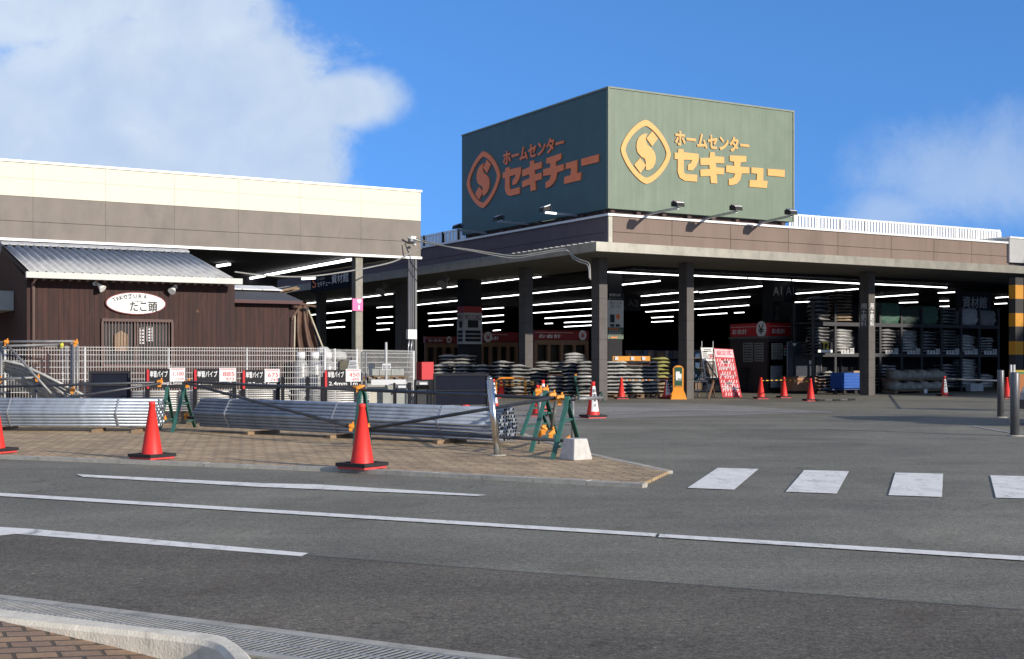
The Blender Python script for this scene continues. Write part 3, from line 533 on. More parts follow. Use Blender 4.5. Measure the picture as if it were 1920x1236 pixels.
m.box(jx[-1], AA - .01, AB + .03, AB + .2, zb + .07, zm + .01, 1); an.part('lower_fascia', m, [GREYB, M('seam_grey', (.12, .105, .09), .8)])
m = MB(); m.box(jx[-1], AA + .03, AB - .03, AB + .2, zb, zb + .07); an.part('drip_trim', m, COPE)
m = MB(); m.box(jx[-1], AA + .03, AB - .04, AB + .24, ztp - .06, ztp); m.box(AA - .22, AA + .03, AB + .24, AB + 34, ztp - .06, ztp); an.part('coping', m, COPE)
m = MB(); m.box(AA - .2, AA, AB + .2, AB + 34, zb + .07, ztp - .06); an.part('side_fascia', m, M('annex_side', (.20, .18, .17), .8))
m = MB(); m.box(jx[-1], AA - .2, AB + .2, AB + 34, zb + .12, zb + .3); an.part('roof', m, BLACK)
m = MB(); m.box(jx[-1], F(520, 600, b=AB + 12)[0], AB + 12, AB + 12.2, 0, zb + .1); m.box(-26, -25.8, AB + .2, AB + 12, 0, zb + .1); an.part('wall', m, BLACK)
p0 = F(667, 500, b=AB + .1)[0]; p1 = F(680, 500, b=AB + .1)[0]; m = MB(); m.box(p0, p1, AB + .1, AB + .42, 0, zb + .1); an.part('post', m, M('post_concrete', (.30, .28, .23), .8, var=.15, vs=6, dirt=.3), label='weathered grey concrete post with a pink sign')
p2 = F(772, 500, b=AB + .1)[0]; p3 = F(781, 500, b=AB + .1)[0]; m = MB(); m.box(p2, p3, AB + .1, AB + .42, 0, zb + .1); an.part('post', m, M('post_dark', (.09, .085, .09), .7))
for i, x in enumerate((766.5, 770, 774)):
    q = F(x, 500, b=AB + .02); m = MB(); m.tube([(q[0], q[1], .2), (q[0], q[1], zb)], .035, 8); an.part('downpipe', m, M('pipe_grey', (.12, .12, .13), .5))
q = F(779, 500, b=AB + .04); m = MB(); m.tube([(q[0], q[1], .2), (q[0], q[1], zb)], .05, 8); an.part('downpipe', m, M('downpipe_grey', (.19, .19, .185), .6))
m = MB(); q0 = F(764, 618, b=AB - .1); q1 = F(780, 636, b=AB - .1); m.box(q0[0], q1[0], AB - .16, AB + .0, q1[2], q0[2]); an.part('junction_box', m, WHITE)
m = MB(); m.tube([(q0[0] + .08, AB - .08, q1[2]), (q0[0] + .04, AB - .08, q1[2] - .25), (q0[0], AB - .06, .9)], .02, 6); m.tube([(q0[0] + .18, AB - .08, q1[2]), (q0[0] + .14, AB - .08, q1[2] - .25), (q0[0] + .1, AB - .06, .9)], .02, 6); an.part('cable', m, METAL)
# light row under annex
for x0, y0, x1, y1 in ((449, 526, 496, 517), (498, 516.5, 541, 508.5), (543, 508, 593, 498.5), (596, 498, 659, 486.5), (408, 499, 430, 495.5), (567, 523, 590, 521.5)):
    z = zb + .02; p, q = F(x0, y0, z=z), F(x1, y1, z=z); m = MB(); m.bar(p, q, .10, .07); cc_ = (Vector(p) + Vector(q)) / 2
    one('tube_light', m, TUBE, 'white fluorescent tube in the row under the cream annex roof', 'ceiling light', tuple(cc_), group='fluorescent tubes under the annex roof')
# heart sign
t = T('location_sign', 'pink square sign with a white heart and digit one on the annex post', 'sign', (p0, AB, 2.3)); q0, q1 = F(666.5, 560, b=AB + .05), F(680, 583, b=AB + .05)
m = MB(); m.box(q0[0] - .1, q1[0], AB + .04, AB + .097, q1[2], q0[2]); t.part('panel', m, M('pink', (.85, .13, .38), .5)); m = MB(); w = q1[0] - q0[0]; put_text(m, '♥', (q0[0] + w * .2, AB + .04, q1[2] + .22), TR, w * .6, .14, 0, 0); t.part('heart_mark', m, INKW); m = MB(); put_text(m, '1', (q0[0] + w * .38, AB + .04, q1[2] + .04), TR, w * .2, .13, 0, .0); t.part('numeral', m, INKW)
# dark projecting sign of the materials hall on the store's side fascia
t = T('fascia_sign', 'dark fascia sign with orange emblem and white characters under the annex', 'sign', (-.05, 20, 4.4)); s0, s1 = F(583, 520, a=-.1), F(659, 505, a=-.1)
bb0, bb1 = s0[1], s1[1]; zl0 = F(620, 543, a=-.1)[2]; zl1 = F(620, 506, a=-.1)[2]; m = MB(); m.box(-.1, -.02, bb1, bb0, zl0, zl1); t.part('panel', m, M('navy_board', (.012, .015, .026), .85))
m = MB(); hh = zl1 - zl0; wd = bb0 - bb1; put_text(m, 'セキチュー', (-.1, bb0 - wd * .17, zl0 + hh * .22), TL, wd * .33, hh * .26, 0, .03); put_text(m, 'ホームセンター', (-.1, bb0 - wd * .17, zl0 + hh * .55), TL, wd * .2, hh * .14, 0, .02); put_text(m, '資材館', (-.1, bb0 - wd * .53, zl0 + hh * .28), TL, wd * .4, hh * .45, 0, .03); t.part('lettering', m, INKW)
m = MB(); put_text(m, 'S', (-.1, bb0 - wd * .04, zl0 + hh * .2), TL, wd * .1, hh * .5, 0, .03); t.part('emblem', m, ORNG)
# cables
def W2(p): return W(p)
ci = F(772, 449, b=AB - .12); ins = T('cable_bracket', 'white cable bracket with insulators at the annex fascia corner', 'bracket', tuple(ci))
m = MB(); m.box(ci[0] - .02, ci[0] + .16, AB - .12, AB, ci[2] - .08, ci[2] + .10); ins.part('plate', m, WHITE)
m = MB(); m.tube([(ci[0] - .2, AB - .2, ci[2] + .06), (ci[0], AB - .25, ci[2] - .02), (ci[0] + .25, AB - .25, ci[2] - .02)], .03, 8); m.lathe([(.03, -.05), (.06, -.04), (.06, .0), (.03, .02)], (ci[0] + .05, AB - .22, ci[2] - .16), 10); ins.part('insulator', m, OFFW)
def cable(px, r, mat, name, label, y0, y1, wig=0):
    pts = []; n = len(px)
    for i, (x, y) in enumerate(px): pts.append(D(x, y, y0 + (y1 - y0) * i / (n - 1)))
    pp = []
    for i in range(n - 1):
        for k in range(6):
            t_ = k / 6; a = pts[max(i - 1, 0)]; b = pts[i]; c_ = pts[i + 1]; d_ = pts[min(i + 2, n - 1)]
            pp.append(.5 * ((2 * b) + (c_ - a) * t_ + (2 * a - 5 * b + 4 * c_ - d_) * t_ ** 2 + (3 * b - a - 3 * c_ + d_) * t_ ** 3))
    pp.append(pts[-1]); m = MB(); m.tube(pp, r, 6); return one(name, m, mat, label, 'cable', tuple(pp[0]), 'world')
cable([(775, 449), (800, 456), (818, 459), (840, 463), (880, 468), (930, 476), (968, 480), (1010, 474), (1055, 467), (1066, 472), (1078, 482), (1090, 488), (1103, 493), (1106, 502), (1107, 525)], .020, M('cable_white', (.34, .33, .29), .6), 'overhead_cable', 'thick pale service cable sagging from annex corner to store canopy', 39.5, 36.6)
cable([(780, 447), (800, 453), (822, 458), (850, 465), (890, 472), (960, 484), (1000, 479), (1060, 470), (1074, 484), (1088, 492), (1100, 496), (1104, 505), (1105, 522)], .018, M('cable_grey', (.3, .3, .28), .6), 'overhead_cable', 'thin grey cable sagging beside the thick pale service cable', 39.3, 36.5)
cable([(790, 466), (765, 477), (740, 490), (700, 500), (640, 511), (570, 519), (500, 517), (440, 510)], .022, M('cable_grey', (.3, .3, .28), .6), 'overhead_cable', 'thin dark cable crossing from the annex corner towards the brown hut', 39.4, 33)

# ================================================================ HUT
hc = F(50, 600, Y=26.0); HB = hc[1]; HA0 = hc[0]; HA1 = F(440, 600, b=HB)[0]
ht = T('brown_hut', 'dark brown board hut with grey corrugated roof and barred window', 'hut', (HA0, HB, 0))
E0 = F(57, 512, b=HB - .35); rz = F(5, 458, a=E0[0]); EZ = E0[2]; RBb, RZ = rz[1], rz[2]; E1 = F(440, 524, b=HB - .35); EA0, EA1 = E0[0] - .05, E1[0]
m = MB(); HZ = EZ - .08; wx0, wx1 = F(192, 620, b=HB)[0], F(322, 620, b=HB)[0]; wz1 = F(192, 600, b=HB)[2]; wz0 = wz1 - 1.0
m.box(HA0, wx0, HB, HB + .08, 0, HZ); m.box(wx1, HA1, HB, HB + .08, 0, HZ); m.box(wx0, wx1, HB, HB + .08, wz1, HZ); m.box(wx0, wx1, HB, HB + .08, 0, wz0)
dr = RBb - HB
m.prism([(HA0, HB + .08, 0), (HA0, RBb, 0), (HA0, RBb, RZ - .12), (HA0, HB + .08, HZ)], (.08, 0, 0)); m.prism([(HA0, RBb, 0), (HA0, 2 * RBb - HB, 0), (HA0, 2 * RBb - HB, HZ), (HA0, RBb, RZ - .12)], (.08, 0, 0))
m.prism([(HA1 - .08, HB + .08, 0), (HA1 - .08, RBb, 0), (HA1 - .08, RBb, RZ - .12), (HA1 - .08, HB + .08, HZ)], (.08, 0, 0)); m.box(HA0 + .08, HA1 - .08, RBb + dr - .1, RBb + dr, 0, HZ); ht.part('wall', m, BOARDS)
def corrug(a0, a1, bA, zA, bB, zB, pitch, amp, th=.012):
    m = MB(); n = int((a1 - a0) / pitch * 8); top = []; 
    for i in range(n + 1):
        a = a0 + (a1 - a0) * i / n; w = amp * math.cos(2 * math.pi * (a - a0) / pitch)
        top.append(((a, bA, zA + w), (a, bB, zB + w)))
    v = [p for q in top for p in q] + [(p[0], p[1], p[2] - th) for q in top for p in q]; k = 2 * (n + 1)
    f = [(2 * i, 2 * i + 2, 2 * i + 3, 2 * i + 1) for i in range(n)] + [(k + 2 * i, k + 2 * i + 1, k + 2 * i + 3, k + 2 * i + 2) for i in range(n)] + [(2 * i, k + 2 * i, k + 2 * i + 2, 2 * i + 2) for i in range(n)] + [(2 * i + 1, 2 * i + 3, k + 2 * i + 3, k + 2 * i + 1) for i in range(n)]
    m.add(v, f, 0, True); return m
ROOFM = M('corrugated_grey', (.48, .48, .465), .85, .0, var=.14, vs=5, bmp=.1, bs=50, dirt=.25, stretch=(1, .4, 1)); PIT = (EA1 - EA0) / 24.5
rf = ht.part('roof', corrug(EA0, EA1, HB - .42, EZ + .02, RBb, RZ, PIT, .038), ROOFM); ht.part('roof', corrug(EA0, EA1, 2 * RBb - HB + .4, EZ + .02, RBb, RZ - .002, PIT, .038), ROOFM)
m = MB(); m.prism([(EA0, RBb - .16, RZ + .01), (EA0, RBb, RZ + .07), (EA0, RBb + .16, RZ + .01), (EA0, RBb + .16, RZ - .02), (EA0, RBb, RZ + .04), (EA0, RBb - .16, RZ - .02)], (EA1 - EA0, 0, 0)); ht.part('ridge_cap', m, ROOFM, rf)
m = MB(); m.hexa([(EA0 + .02, HB - .38, EZ - .09), (EA0 + .06, HB - .38, EZ - .09), (EA0 + .06, RBb, RZ - .17), (EA0 + .02, RBb, RZ - .17)], [(EA0 + .02, HB - .38, EZ - .01), (EA0 + .06, HB - .38, EZ - .01), (EA0 + .06, RBb, RZ - .045), (EA0 + .02, RBb, RZ - .045)]); m.box(EA0 + .06, EA1 - .06, HB - .02, HB + .09, HZ - .02, EZ - .02); ht.part('bargeboard', m, M('dark_brown', (.03, .018, .014), .7))
GZ1 = F(60, 509.5, b=HB - .5)[2]; m = MB(); m.box(EA0 - .06, EA1 + .12, HB - .54, HB - .42, GZ1 - .125, GZ1 - .0); ht.part('gutter', m, M('gutter_pale', (.56, .57, .52), .5, var=.08))
m = MB(); q = F(62.5, 560, b=HB - .05); m.tube([(q[0], HB - .045, .2), (q[0], HB - .045, GZ1 - .2), (q[0], HB - .46, GZ1 - .1)], .035, 8); ht.part('downpipe', m, M('downpipe_brown', (.22, .15, .13), .5))
wi = MB(); wi.box(wx0 - .02, wx1 + .02, HB - .05, HB - .005, wz1 - .03, wz1 + .03); wi.box(wx0 - .03, wx0 + .02, HB - .05, HB - .005, wz0, wz1 - .03); wi.box(wx1 - .02, wx1 + .03, HB - .05, HB - .005, wz0, wz1 - .03); wi.box(wx0 + .02, wx1 - .02, HB - .05, HB - .005, wz0, wz0 + .05)
wm = F(256, 620, b=HB)[0]; wi.box(wm - .03, wm + .03, HB + .02, HB + .06, wz0 + .05, wz1 - .03)
wf = ht.part('window', wi, M('window_brown', (.10, .05, .04), .6)); m = MB()
for i in range(1, 22): x = wx0 + (wx1 - wx0) * i / 22; m.tube([(x, HB - .03, wz0), (x, HB - .03, wz1)], .009, 6)
ht.part('bars', m, M('bar_brown', (.27, .19, .16), .5), wf); m = MB(); m.box(wx0 - .05, wx1 + .05, HB + .085, HB + .09, wz0 - .1, wz1 + .1); gm, gt, gp_ = principled('window_glass'); gp_.inputs['Base Color'].default_value = (.02, .022, .025, 1); gp_.inputs['Roughness'].default_value = .3; gp_.inputs['Specular IOR Level'].default_value = .2; ht.part('pane', m, gm, wf)
m = MB(); q0, q1 = F(215, 627, b=HB + .04), F(239, 650, b=HB + .04); m.box(q0[0], q1[0], HB + .03, HB + .066, q1[2] - .1, q0[2]); m.prism([(q0[0], HB + .03, q0[2]), (q1[0], HB + .03, q0[2]), ((q0[0] + q1[0]) / 2, HB + .03, q0[2] + .08)], (0, .03, 0)); one('cardboard_box', m, M('card', (.40, .28, .17), .8), 'brown cardboard behind the window bars of the hut', 'cardboard', (q0[0], HB + .03, q1[2] - .1))
for x0, x1, y0, y1 in ((262, 272, 615, 645), (275, 286, 613, 640)):
    m = MB(); q0, q1 = F(x0, y0, b=HB + .04), F(x1, y1, b=HB + .04); m.box(q0[0], q1[0], HB + .045, HB + .055, q1[2], q0[2]); scribble(m, (q0[0] + .01, HB + .045, q1[2]), TR, q1[0] - q0[0] - .02, q0[2] - q1[2], 5, 1, seed=x0)
    one('notice_paper', m, [CARD, INK], 'white notice in the hut window, %s of the two' % ('left' if x0 < 270 else 'right'), 'notice', (q0[0], HB + .045, q1[2]), group='papers in the hut window')
# oval shop sign
oc = F(255.5, 569, b=HB - .08); orx = (F(312, 569, b=HB - .08)[0] - F(199, 569, b=HB - .08)[0]) / 2; orz = (F(255, 548, b=HB - .08)[2] - F(255, 590, b=HB - .08)[2]) / 2
t = T('oval_sign', 'white oval shop sign with red rim and brush lettering on the hut', 'sign', tuple(oc)); m = MB(); m.disc((oc[0], HB - .06, oc[2]), orx, orz, TR, .055, 48); t.part('rim', m, M('rim_maroon', (.25, .03, .035), .5))
m = MB(); m.disc((oc[0], HB - .075, oc[2]), orx - .022, orz - .018, TR, .014, 48); t.part('face', m, WHITE)
m = MB(); word = 'TAKOZURA'
for i, ch in enumerate(word):
    ph = R(155 - i * 10.5); x = oc[0] + (orx * .76) * math.cos(ph) * .98 + .12 * i / 7; z = oc[2] + orz * .66 * math.sin(ph) - .03; rr = Vector((math.cos(R(34 - i * 5)), 0, math.sin(R(34 - i * 5)))); uu = Vector((-rr.z, 0, rr.x))
    put_text(m, ch, (x - .03, HB - .075, z - .02), rr, .062, .085, 0, .06, uu)
put_text(m, 'Gourmet', (oc[0] - .30, HB - .075, oc[2] + orz * .52), Vector((.97, 0, .24)), .22, .045, 0, 0)
put_text(m, 'たこ頭', (oc[0] - .13, HB - .075, oc[2] - orz * .72), TR, .58, .21, 0, .045); put_text(m, '和風の味処　たこやき', (oc[0] - .02, HB - .075, oc[2] + .025), TR, .32, .03, 0, 0); t.part('lettering', m, INK)
for x, y, lb in ((186, 536, 'white spot lamp on the hut wall left of the oval sign'), (327, 541, 'white spot lamp on the hut wall right of the oval sign')):
    q = F(x, y, b=HB - .16); s = 1 if x < 250 else -1; t = T('spot_lamp', lb, 'lamp', (q[0], HB - .16, q[2]), group='spot lamps on the hut')
    m = MB(); m.lathe([(.045, -.012), (.045, .012)], (0, 0, 0), 12); m.v = [(q[0] - s * .06 + v[0], HB - .02 + v[2], q[2] + .05 + v[1]) for v in m.v]; t.part('wall_plate', m, WHITE)
    m = MB(); d0 = Vector((q[0] - s * .03, HB - .10, q[2] + .05)); d1 = d0 + Vector((s * .10, -.10, -.12)); m.tube([d0, d0.lerp(d1, .35), d0.lerp(d1, .6), d1], [.035, .04, .055, .085], 14); m.tube([(q[0] - s * .06, HB - .02, q[2] + .05), d0], .02, 6); t.part('lamp_head', m, WHITE)
# hut side wing
WA1 = F(553, 600, b=HB + .5)[0]; WZ = F(500, 566, b=HB + .5)[2]
wg = T('hut_wing', 'lower brown lean-to wing at the right end of the hut', 'shed', (HA1, HB + .5, 0)); m = MB(); m.box(HA1 + .01, WA1, HB + .5, HB + .58, 0, WZ - .02); m.box(WA1 - .08, WA1, HB + .58, HB + 2.2, 0, WZ - .02); wg.part('wall', m, BOARDS)
z0 = F(445, 563, b=HB + .3)[2]; z1 = F(500, 548, b=HB + .9)[2]; z2 = F(470, 541, b=HB + 1.4)[2]
m = MB(); m.hexa([(HA1 + .02, HB + .28, WZ), (WA1 + .1, HB + .28, WZ), (WA1 - .1, HB + 1.1, z1), (HA1 + .02, HB + 1.1, z1)], [(HA1 + .02, HB + .28, WZ + .03), (WA1 + .1, HB + .28, WZ + .03), (WA1 - .1, HB + 1.1, z1 + .03), (HA1 + .02, HB + 1.1, z1 + .03)]); wg.part('roof', m, M('wing_roof', (.075, .075, .08), .7))
m = MB(); m.box(HA1 + .02, WA1 + .1, HB + .24, HB + .28, WZ - .05, WZ + .02); wg.part('fascia_board', m, M('dark_red_brown', (.07, .015, .015), .6))
m = MB(); a9 = F(524, 545, b=HB + 1.2)[0]
for i in range(3): x0 = HA1 + .02 + (a9 - HA1) * i / 3; x1 = HA1 + (a9 - HA1) * (i + 1) / 3; m.hexa([(x0, HB + 1.0, z1 + .05), (x1, HB + 1.0, z1 + .05), (x1, HB + 1.7, z2 + .05), (x0, HB + 1.7, z2 + .05)], [(x0, HB + 1.0, z1 + .07), (x1, HB + 1.0, z1 + .07), (x1, HB + 1.7, z2 + .09), (x0, HB + 1.7, z2 + .09)])
wg.part('skylight_sheet', m, M('white_sheet', (.85, .85, .83), .4))
for i, (x0, y0, x1, y1) in enumerate(((523, 546, 556, 539), (530, 549, 560, 541))):
    m = MB(); m.bar(F(x0, y0, b=HB + 1.2 + i * .2), F(x1, y1, b=HB + 1.2 + i * .2), .14, .05); q = F(x0, y0, b=HB + 1.2 + i * .2); one('timber_plank', m, WOODP, 'weathered plank lying on the wing roof, %s one' % ('upper' if i == 0 else 'lower'), 'plank', tuple(q), group='planks on the wing roof')
# tarp and bamboo pole beside the wing
TARP = M('brown_tarp', (.13, .075, .05), .6, var=.35, vs=3, dirt=.4); m = MB(); n = 22; rowsn = 10; v = []
for j in range(rowsn + 1):
    for i in range(n + 1):
        f_, g_ = i / n, j / rowsn; xt = 553 + (577 - 553) * f_; xb = 550 + (606 - 550) * f_; x = xt + (xb - xt) * g_; y = 572 + (690 - 572) * g_ + (1 - g_) * (4 * math.sin(f_ * 3.1) - 2)
        v.append(F(x, y, b=HB + .75 + .10 * math.sin(f_ * 15 + 2.2 * g_ + 1.3 * math.sin(g_ * 5)) * (.3 + g_)))
m.add(v, [(j * (n + 1) + i, j * (n + 1) + i + 1, (j + 1) * (n + 1) + i + 1, (j + 1) * (n + 1) + i) for j in range(rowsn) for i in range(n)], 0, True)
o = one('tarpaulin', m, TARP, 'brown tarpaulin draped in folds at the end of the hut wing', 'tarpaulin', tuple(F(560, 600, b=HB + .8))); sm = o.modifiers.new('t', 'SOLIDIFY'); sm.thickness = .008
m = MB(); m.tube([F(576, 576, b=HB + .62), F(620, 690, b=HB + .62)], .022, 8); one('bamboo_pole', m, M('bamboo', (.52, .46, .33), .6), 'slanting pale pole leaning over the brown tarpaulin', 'pole', tuple(F(576, 576, b=HB + .62)))
m = MB(); m.tube([F(553, 592, b=HB + .35), F(551, 690, b=HB + .35)], .018, 8); one('bamboo_pole', m, M('bamboo', (.52, .46, .33), .6), 'thin upright white pole at the end of the hut wing', 'pole', tuple(F(553, 592, b=HB + .35)))
m = MB(); m.bar(F(545, 600, b=HB + .5), F(566, 570, b=HB + .5), .05, .05); m.bar(F(540, 565, b=HB + .5), F(592, 575, b=HB + .45), .06, .05); m.lathe([(.02, -.02), (.09, .0), (.10, .1), (.03, .17)], tuple(F(553, 577, b=HB + .42)), 12); one('timber_brace', m, M('brace_brown', (.12, .07, .045), .8, var=.3, vs=8), 'rough timber brace and basket under the end of the wing roof', 'brace', tuple(F(553, 585, b=HB + .5)))
# white duct on the gable
m = MB(); q0 = F(-12, 556, a=HA0 - .05); q1 = F(22, 582, a=HA0 - .05); m.hexa([(HA0 - .5, q1[1], q1[2]), (HA0 - .01, q1[1], q1[2]), (HA0 - .01, q0[1], q1[2]), (HA0 - .5, q0[1], q1[2])], [(HA0 - .28, q1[1], q0[2]), (HA0 - .01, q1[1], q0[2]), (HA0 - .01, q0[1], q0[2]), (HA0 - .28, q0[1], q0[2])]); one('extractor_hood', m, M('hood_white', (.42, .43, .38), .5), 'pale extractor hood on the shaded gable of the hut', 'hood', (HA0 - .01, q1[1], q1[2]))

# ================================================================ MESH FENCE
FW_ = M('fence_white', (.62, .62, .60), .45, var=.06)
fA = F(-160, 650, Y=24.0); fA = (F(160, 650, Y=24.6)); FB = fA[1]; FZ = 1.52
pxs = [F(x, 650, b=FB)[0] for x in (-138, 10, 160, 317, 464, 609)]; pA_ = Vector((pxs[-1], FB, 0)); pB_ = F(775, 660, Y=31.0); pB_ = Vector((pB_[0], pB_[1], 0))
fe = T('mesh_fence', 'white welded mesh fence in front of the brown hut', 'fence', (pxs[0], FB, 0))
for x in pxs: m = MB(); m.tube([(x, FB + .04, 0), (x, FB + .04, FZ - .01)], .024, 8); fe.part('post', m, FW_)
def panel(m, p, q, z0, z1, pitch=.052):
    d = q - p; L_ = d.length; d.normalize(); n = Vector((-d.y, d.x, 0)); k = int(L_ / pitch)
    for i in range(k + 1): c = p + d * (i * pitch); m.bar(c + Vector((0, 0, z0)), c + Vector((0, 0, z1 + .02)), .0052, .0052)
    for z in [z1, z1 - .06] + [z1 - .15 - j * .12 for j in range(int((z1 - .15 - z0) / .12) + 1)]: m.bar(p + Vector((0, 0, z)) + n * .006, q + Vector((0, 0, z)) + n * .006, .009, .008)
    m.bar(p + Vector((0, 0, z1)) + n * .05, q + Vector((0, 0, z1)) + n * .05, .007, .007)
for x0, x1 in zip(pxs, pxs[1:]): m = MB(); panel(m, Vector((x0, FB, 0)), Vector((x1, FB, 0)), .08, FZ); fe.part('mesh_panel', m, FW_)
d_ = (pB_ - pA_); f2 = T('mesh_fence', 'white mesh fence running back to a rounded corner post beside the red box', 'fence', tuple(pA_))
for k_ in (0, .1, .33, .66, 1.0): c = pA_ + d_ * k_; m = MB(); m.tube([(c.x, c.y, 0), (c.x, c.y, FZ + (.0 if k_ < 1 else -.02))], .026 if k_ < 1 else .035, 8); f2.part('post', m, FW_)
for k0_, k1_ in ((0, .33), (.33, .66), (.66, 1.0)): m = MB(); panel(m, pA_ + d_ * k0_, pA_ + d_ * k1_, .1, FZ - .03); f2.part('mesh_panel', m, FW_)
m = MB(); p = F(553, 592, Y=24.9); m.tube([F(724, 642, Y=27.5), F(724, 728, Y=27.5)], .028, 8); one('signal_pole', m, M('pole_pale', (.5, .5, .48), .5), 'single thin grey pipe standing upright in front of the mesh fence', 'pole', tuple(F(724, 728, Y=27.5)))
# gas cylinders behind the fence
CYL = M('cylinder_grey', (.34, .34, .33), .4, .2, var=.1, vs=6, dirt=.25)
def cyl(px, Y, lab, r=.17, h=1.32):
    q = F(px, 700, Y=Y); t = T('gas_cylinder', lab, 'gas cylinder', (q[0], q[1], 0), group='gas cylinders behind the fence')
    m = MB(); m.lathe([(r * .9, 0), (r, .03), (r, h - .22), (r * .85, h - .12), (r * .5, h - .04), (.04, h)], (q[0], q[1], 0), 20); t.part('body', m, CYL)
    m = MB(); m.lathe([(.10, h - .02), (.10, h + .13)], (q[0], q[1], 0), 14); m.lathe([(.03, h), (.03, h + .08)], (q[0], q[1], 0), 8); t.part('valve_guard', m, WHITE)
cyl(564, 28.6, 'white gas cylinder behind the mesh fence, left of the three'); cyl(590, 28.8, 'white gas cylinder with red print, middle of the three behind the fence'); cyl(614, 29.2, 'white gas cylinder behind the fence post, right of the three')
m = MB(); put_text(m, 'LPガス', (F(582, 695, Y=26.0)[0], F(582, 695, Y=26.0)[1] + .0, 1.02), TR, .2, .07, 0, .02)
q = F(606, 662, Y=29.4); m = MB(); m.lathe([(.16, -.1), (.2, .0), (.19, .1), (.1, .19), (.02, .2)], (q[0], q[1], q[2] - .05), 16); m.lathe([(.2, -.12), (.22, -.04), (.18, .05), (.04, .08)], (q[0] + .36, q[1], q[2] - .03), 16); m.lathe([(.16, -1.6), (.16, -.1)], (q[0], q[1], q[2] - .05), 12); one('white_sack', m, M('sack_pale', (.42, .42, .40), .6, var=.15), 'white knotted sacks heaped behind the fence beside the gas cylinders', 'sack heap', (q[0], q[1], 0))

# ================================================================ scaffold rack at the far left
def wtube(m, pts, r, n=8, mi=0): m.tube(pts, r, n, mi)
RY = 23.4
t = T('scaffold_rack', 'grey pipe scaffold rack with orange clamps at the left edge', 'rack', tuple(D(70, 740, RY) - Vector((0, 0, D(70, 740, RY).z))), 'world')
def pole(x0, y0, x1, y1, Y0=RY, Y1=None, r=.024, mat=None, nm='pipe'):
    m = MB(); m.tube([D(x0, y0, Y0), D(x1, y1, Y1 or Y0)], r, 8); t.part(nm, m, mat or GREYM)
def fl(x, Y): return HORIZ + EYE * FPX / Y
for x, Y in ((2.5, RY), (145, RY + .2), (139, RY + .1), (134, RY + .35)): pole(x, 640, x, fl(x, Y), Y)
for x, Y in ((116, RY + 1.2), (125, RY + 1.4)): pole(x, 648, x + 4, fl(x, Y), Y)
pole(8, 641, 140, 640, RY - .1, RY + .1); pole(8, 649, 118, 646, RY + .3, RY + 1.0); pole(12, 645, 96, 738, RY - .15, RY - .5); pole(0, 711, 68, 708, RY - .2, RY - .1); pole(68, 708, 68, fl(0, RY), RY - .1, RY - .1, .03, BPIPE)
CR = random.Random(5)
def clamp(m, c, s=.055, ax=(1, 0, 0)):
    s *= .8
    c = Vector(c); a = Vector(ax).normalized(); k = s / .05; f_ = Vector((0, -.02 * k, 0))
    m.tube([c - a * .042 * k, c - a * .036 * k, c + a * .036 * k, c + a * .042 * k], [.030, .036, .036, .030], 12)          # sleeve round the pipe
    m.bar(c - a * .01 * k, c - a * .01 * k - Vector((0, 0, .085 * k)), .05 * k, .045 * k)                                    # saddle below
    m.tube([c + a * .015 * k + Vector((0, 0, .03)), c + a * .03 * k + Vector((0, 0, .03 + .035 * k))], .013 * k, 6); m.bar(c - a * .04 * k + f_ * 1.6, c + a * .045 * k + f_ * 1.6 + Vector((0, 0, .025 * k)), .018 * k, .022 * k)
for x, y in ((12, 641), (142, 642), (0, 711), (70, 708), (136, 731)): m = MB(); clamp(m, D(x, y, RY - .15)); t.part('clamp', m, CLAMP)
for x, y in ((116, 647),): m = MB(); clamp(m, D(x, y, RY + .9), .04); t.part('clamp', m, M('clamp_yellow', (.75, .72, .08), .5))
bp = T('bent_pipe_heap', 'heap of long pale pipes bowed over the rack behind the left pipe stack', 'pipe heap', tuple(Vector((D(60, 740, 24).x, 24, 0))), 'world')
for i in range(17):
    o = i * 5.2; yo = CR.uniform(-2, 2); Yk = 23.6 + .05 * i; m = MB()
    pts = [D(-25, 690 + o * .55 + yo, Yk), D(10, 676 + o * .62 + yo, Yk), D(40, 683 + o * .66 + yo, Yk), D(85, 704 + o * .6 + yo, Yk), D(160 - (i % 3) * 14, 742 + o * .45 + yo, Yk)]
    m.tube(pts, .026, 7); bp.part('pipe', m, [M('pipe_pale_a', (.50, .50, .46), .5, .2, var=.2, vs=10, dirt=.35), M('pipe_pale_b', (.33, .33, .32), .5, .3, var=.2, vs=10, dirt=.35)][i % 2])

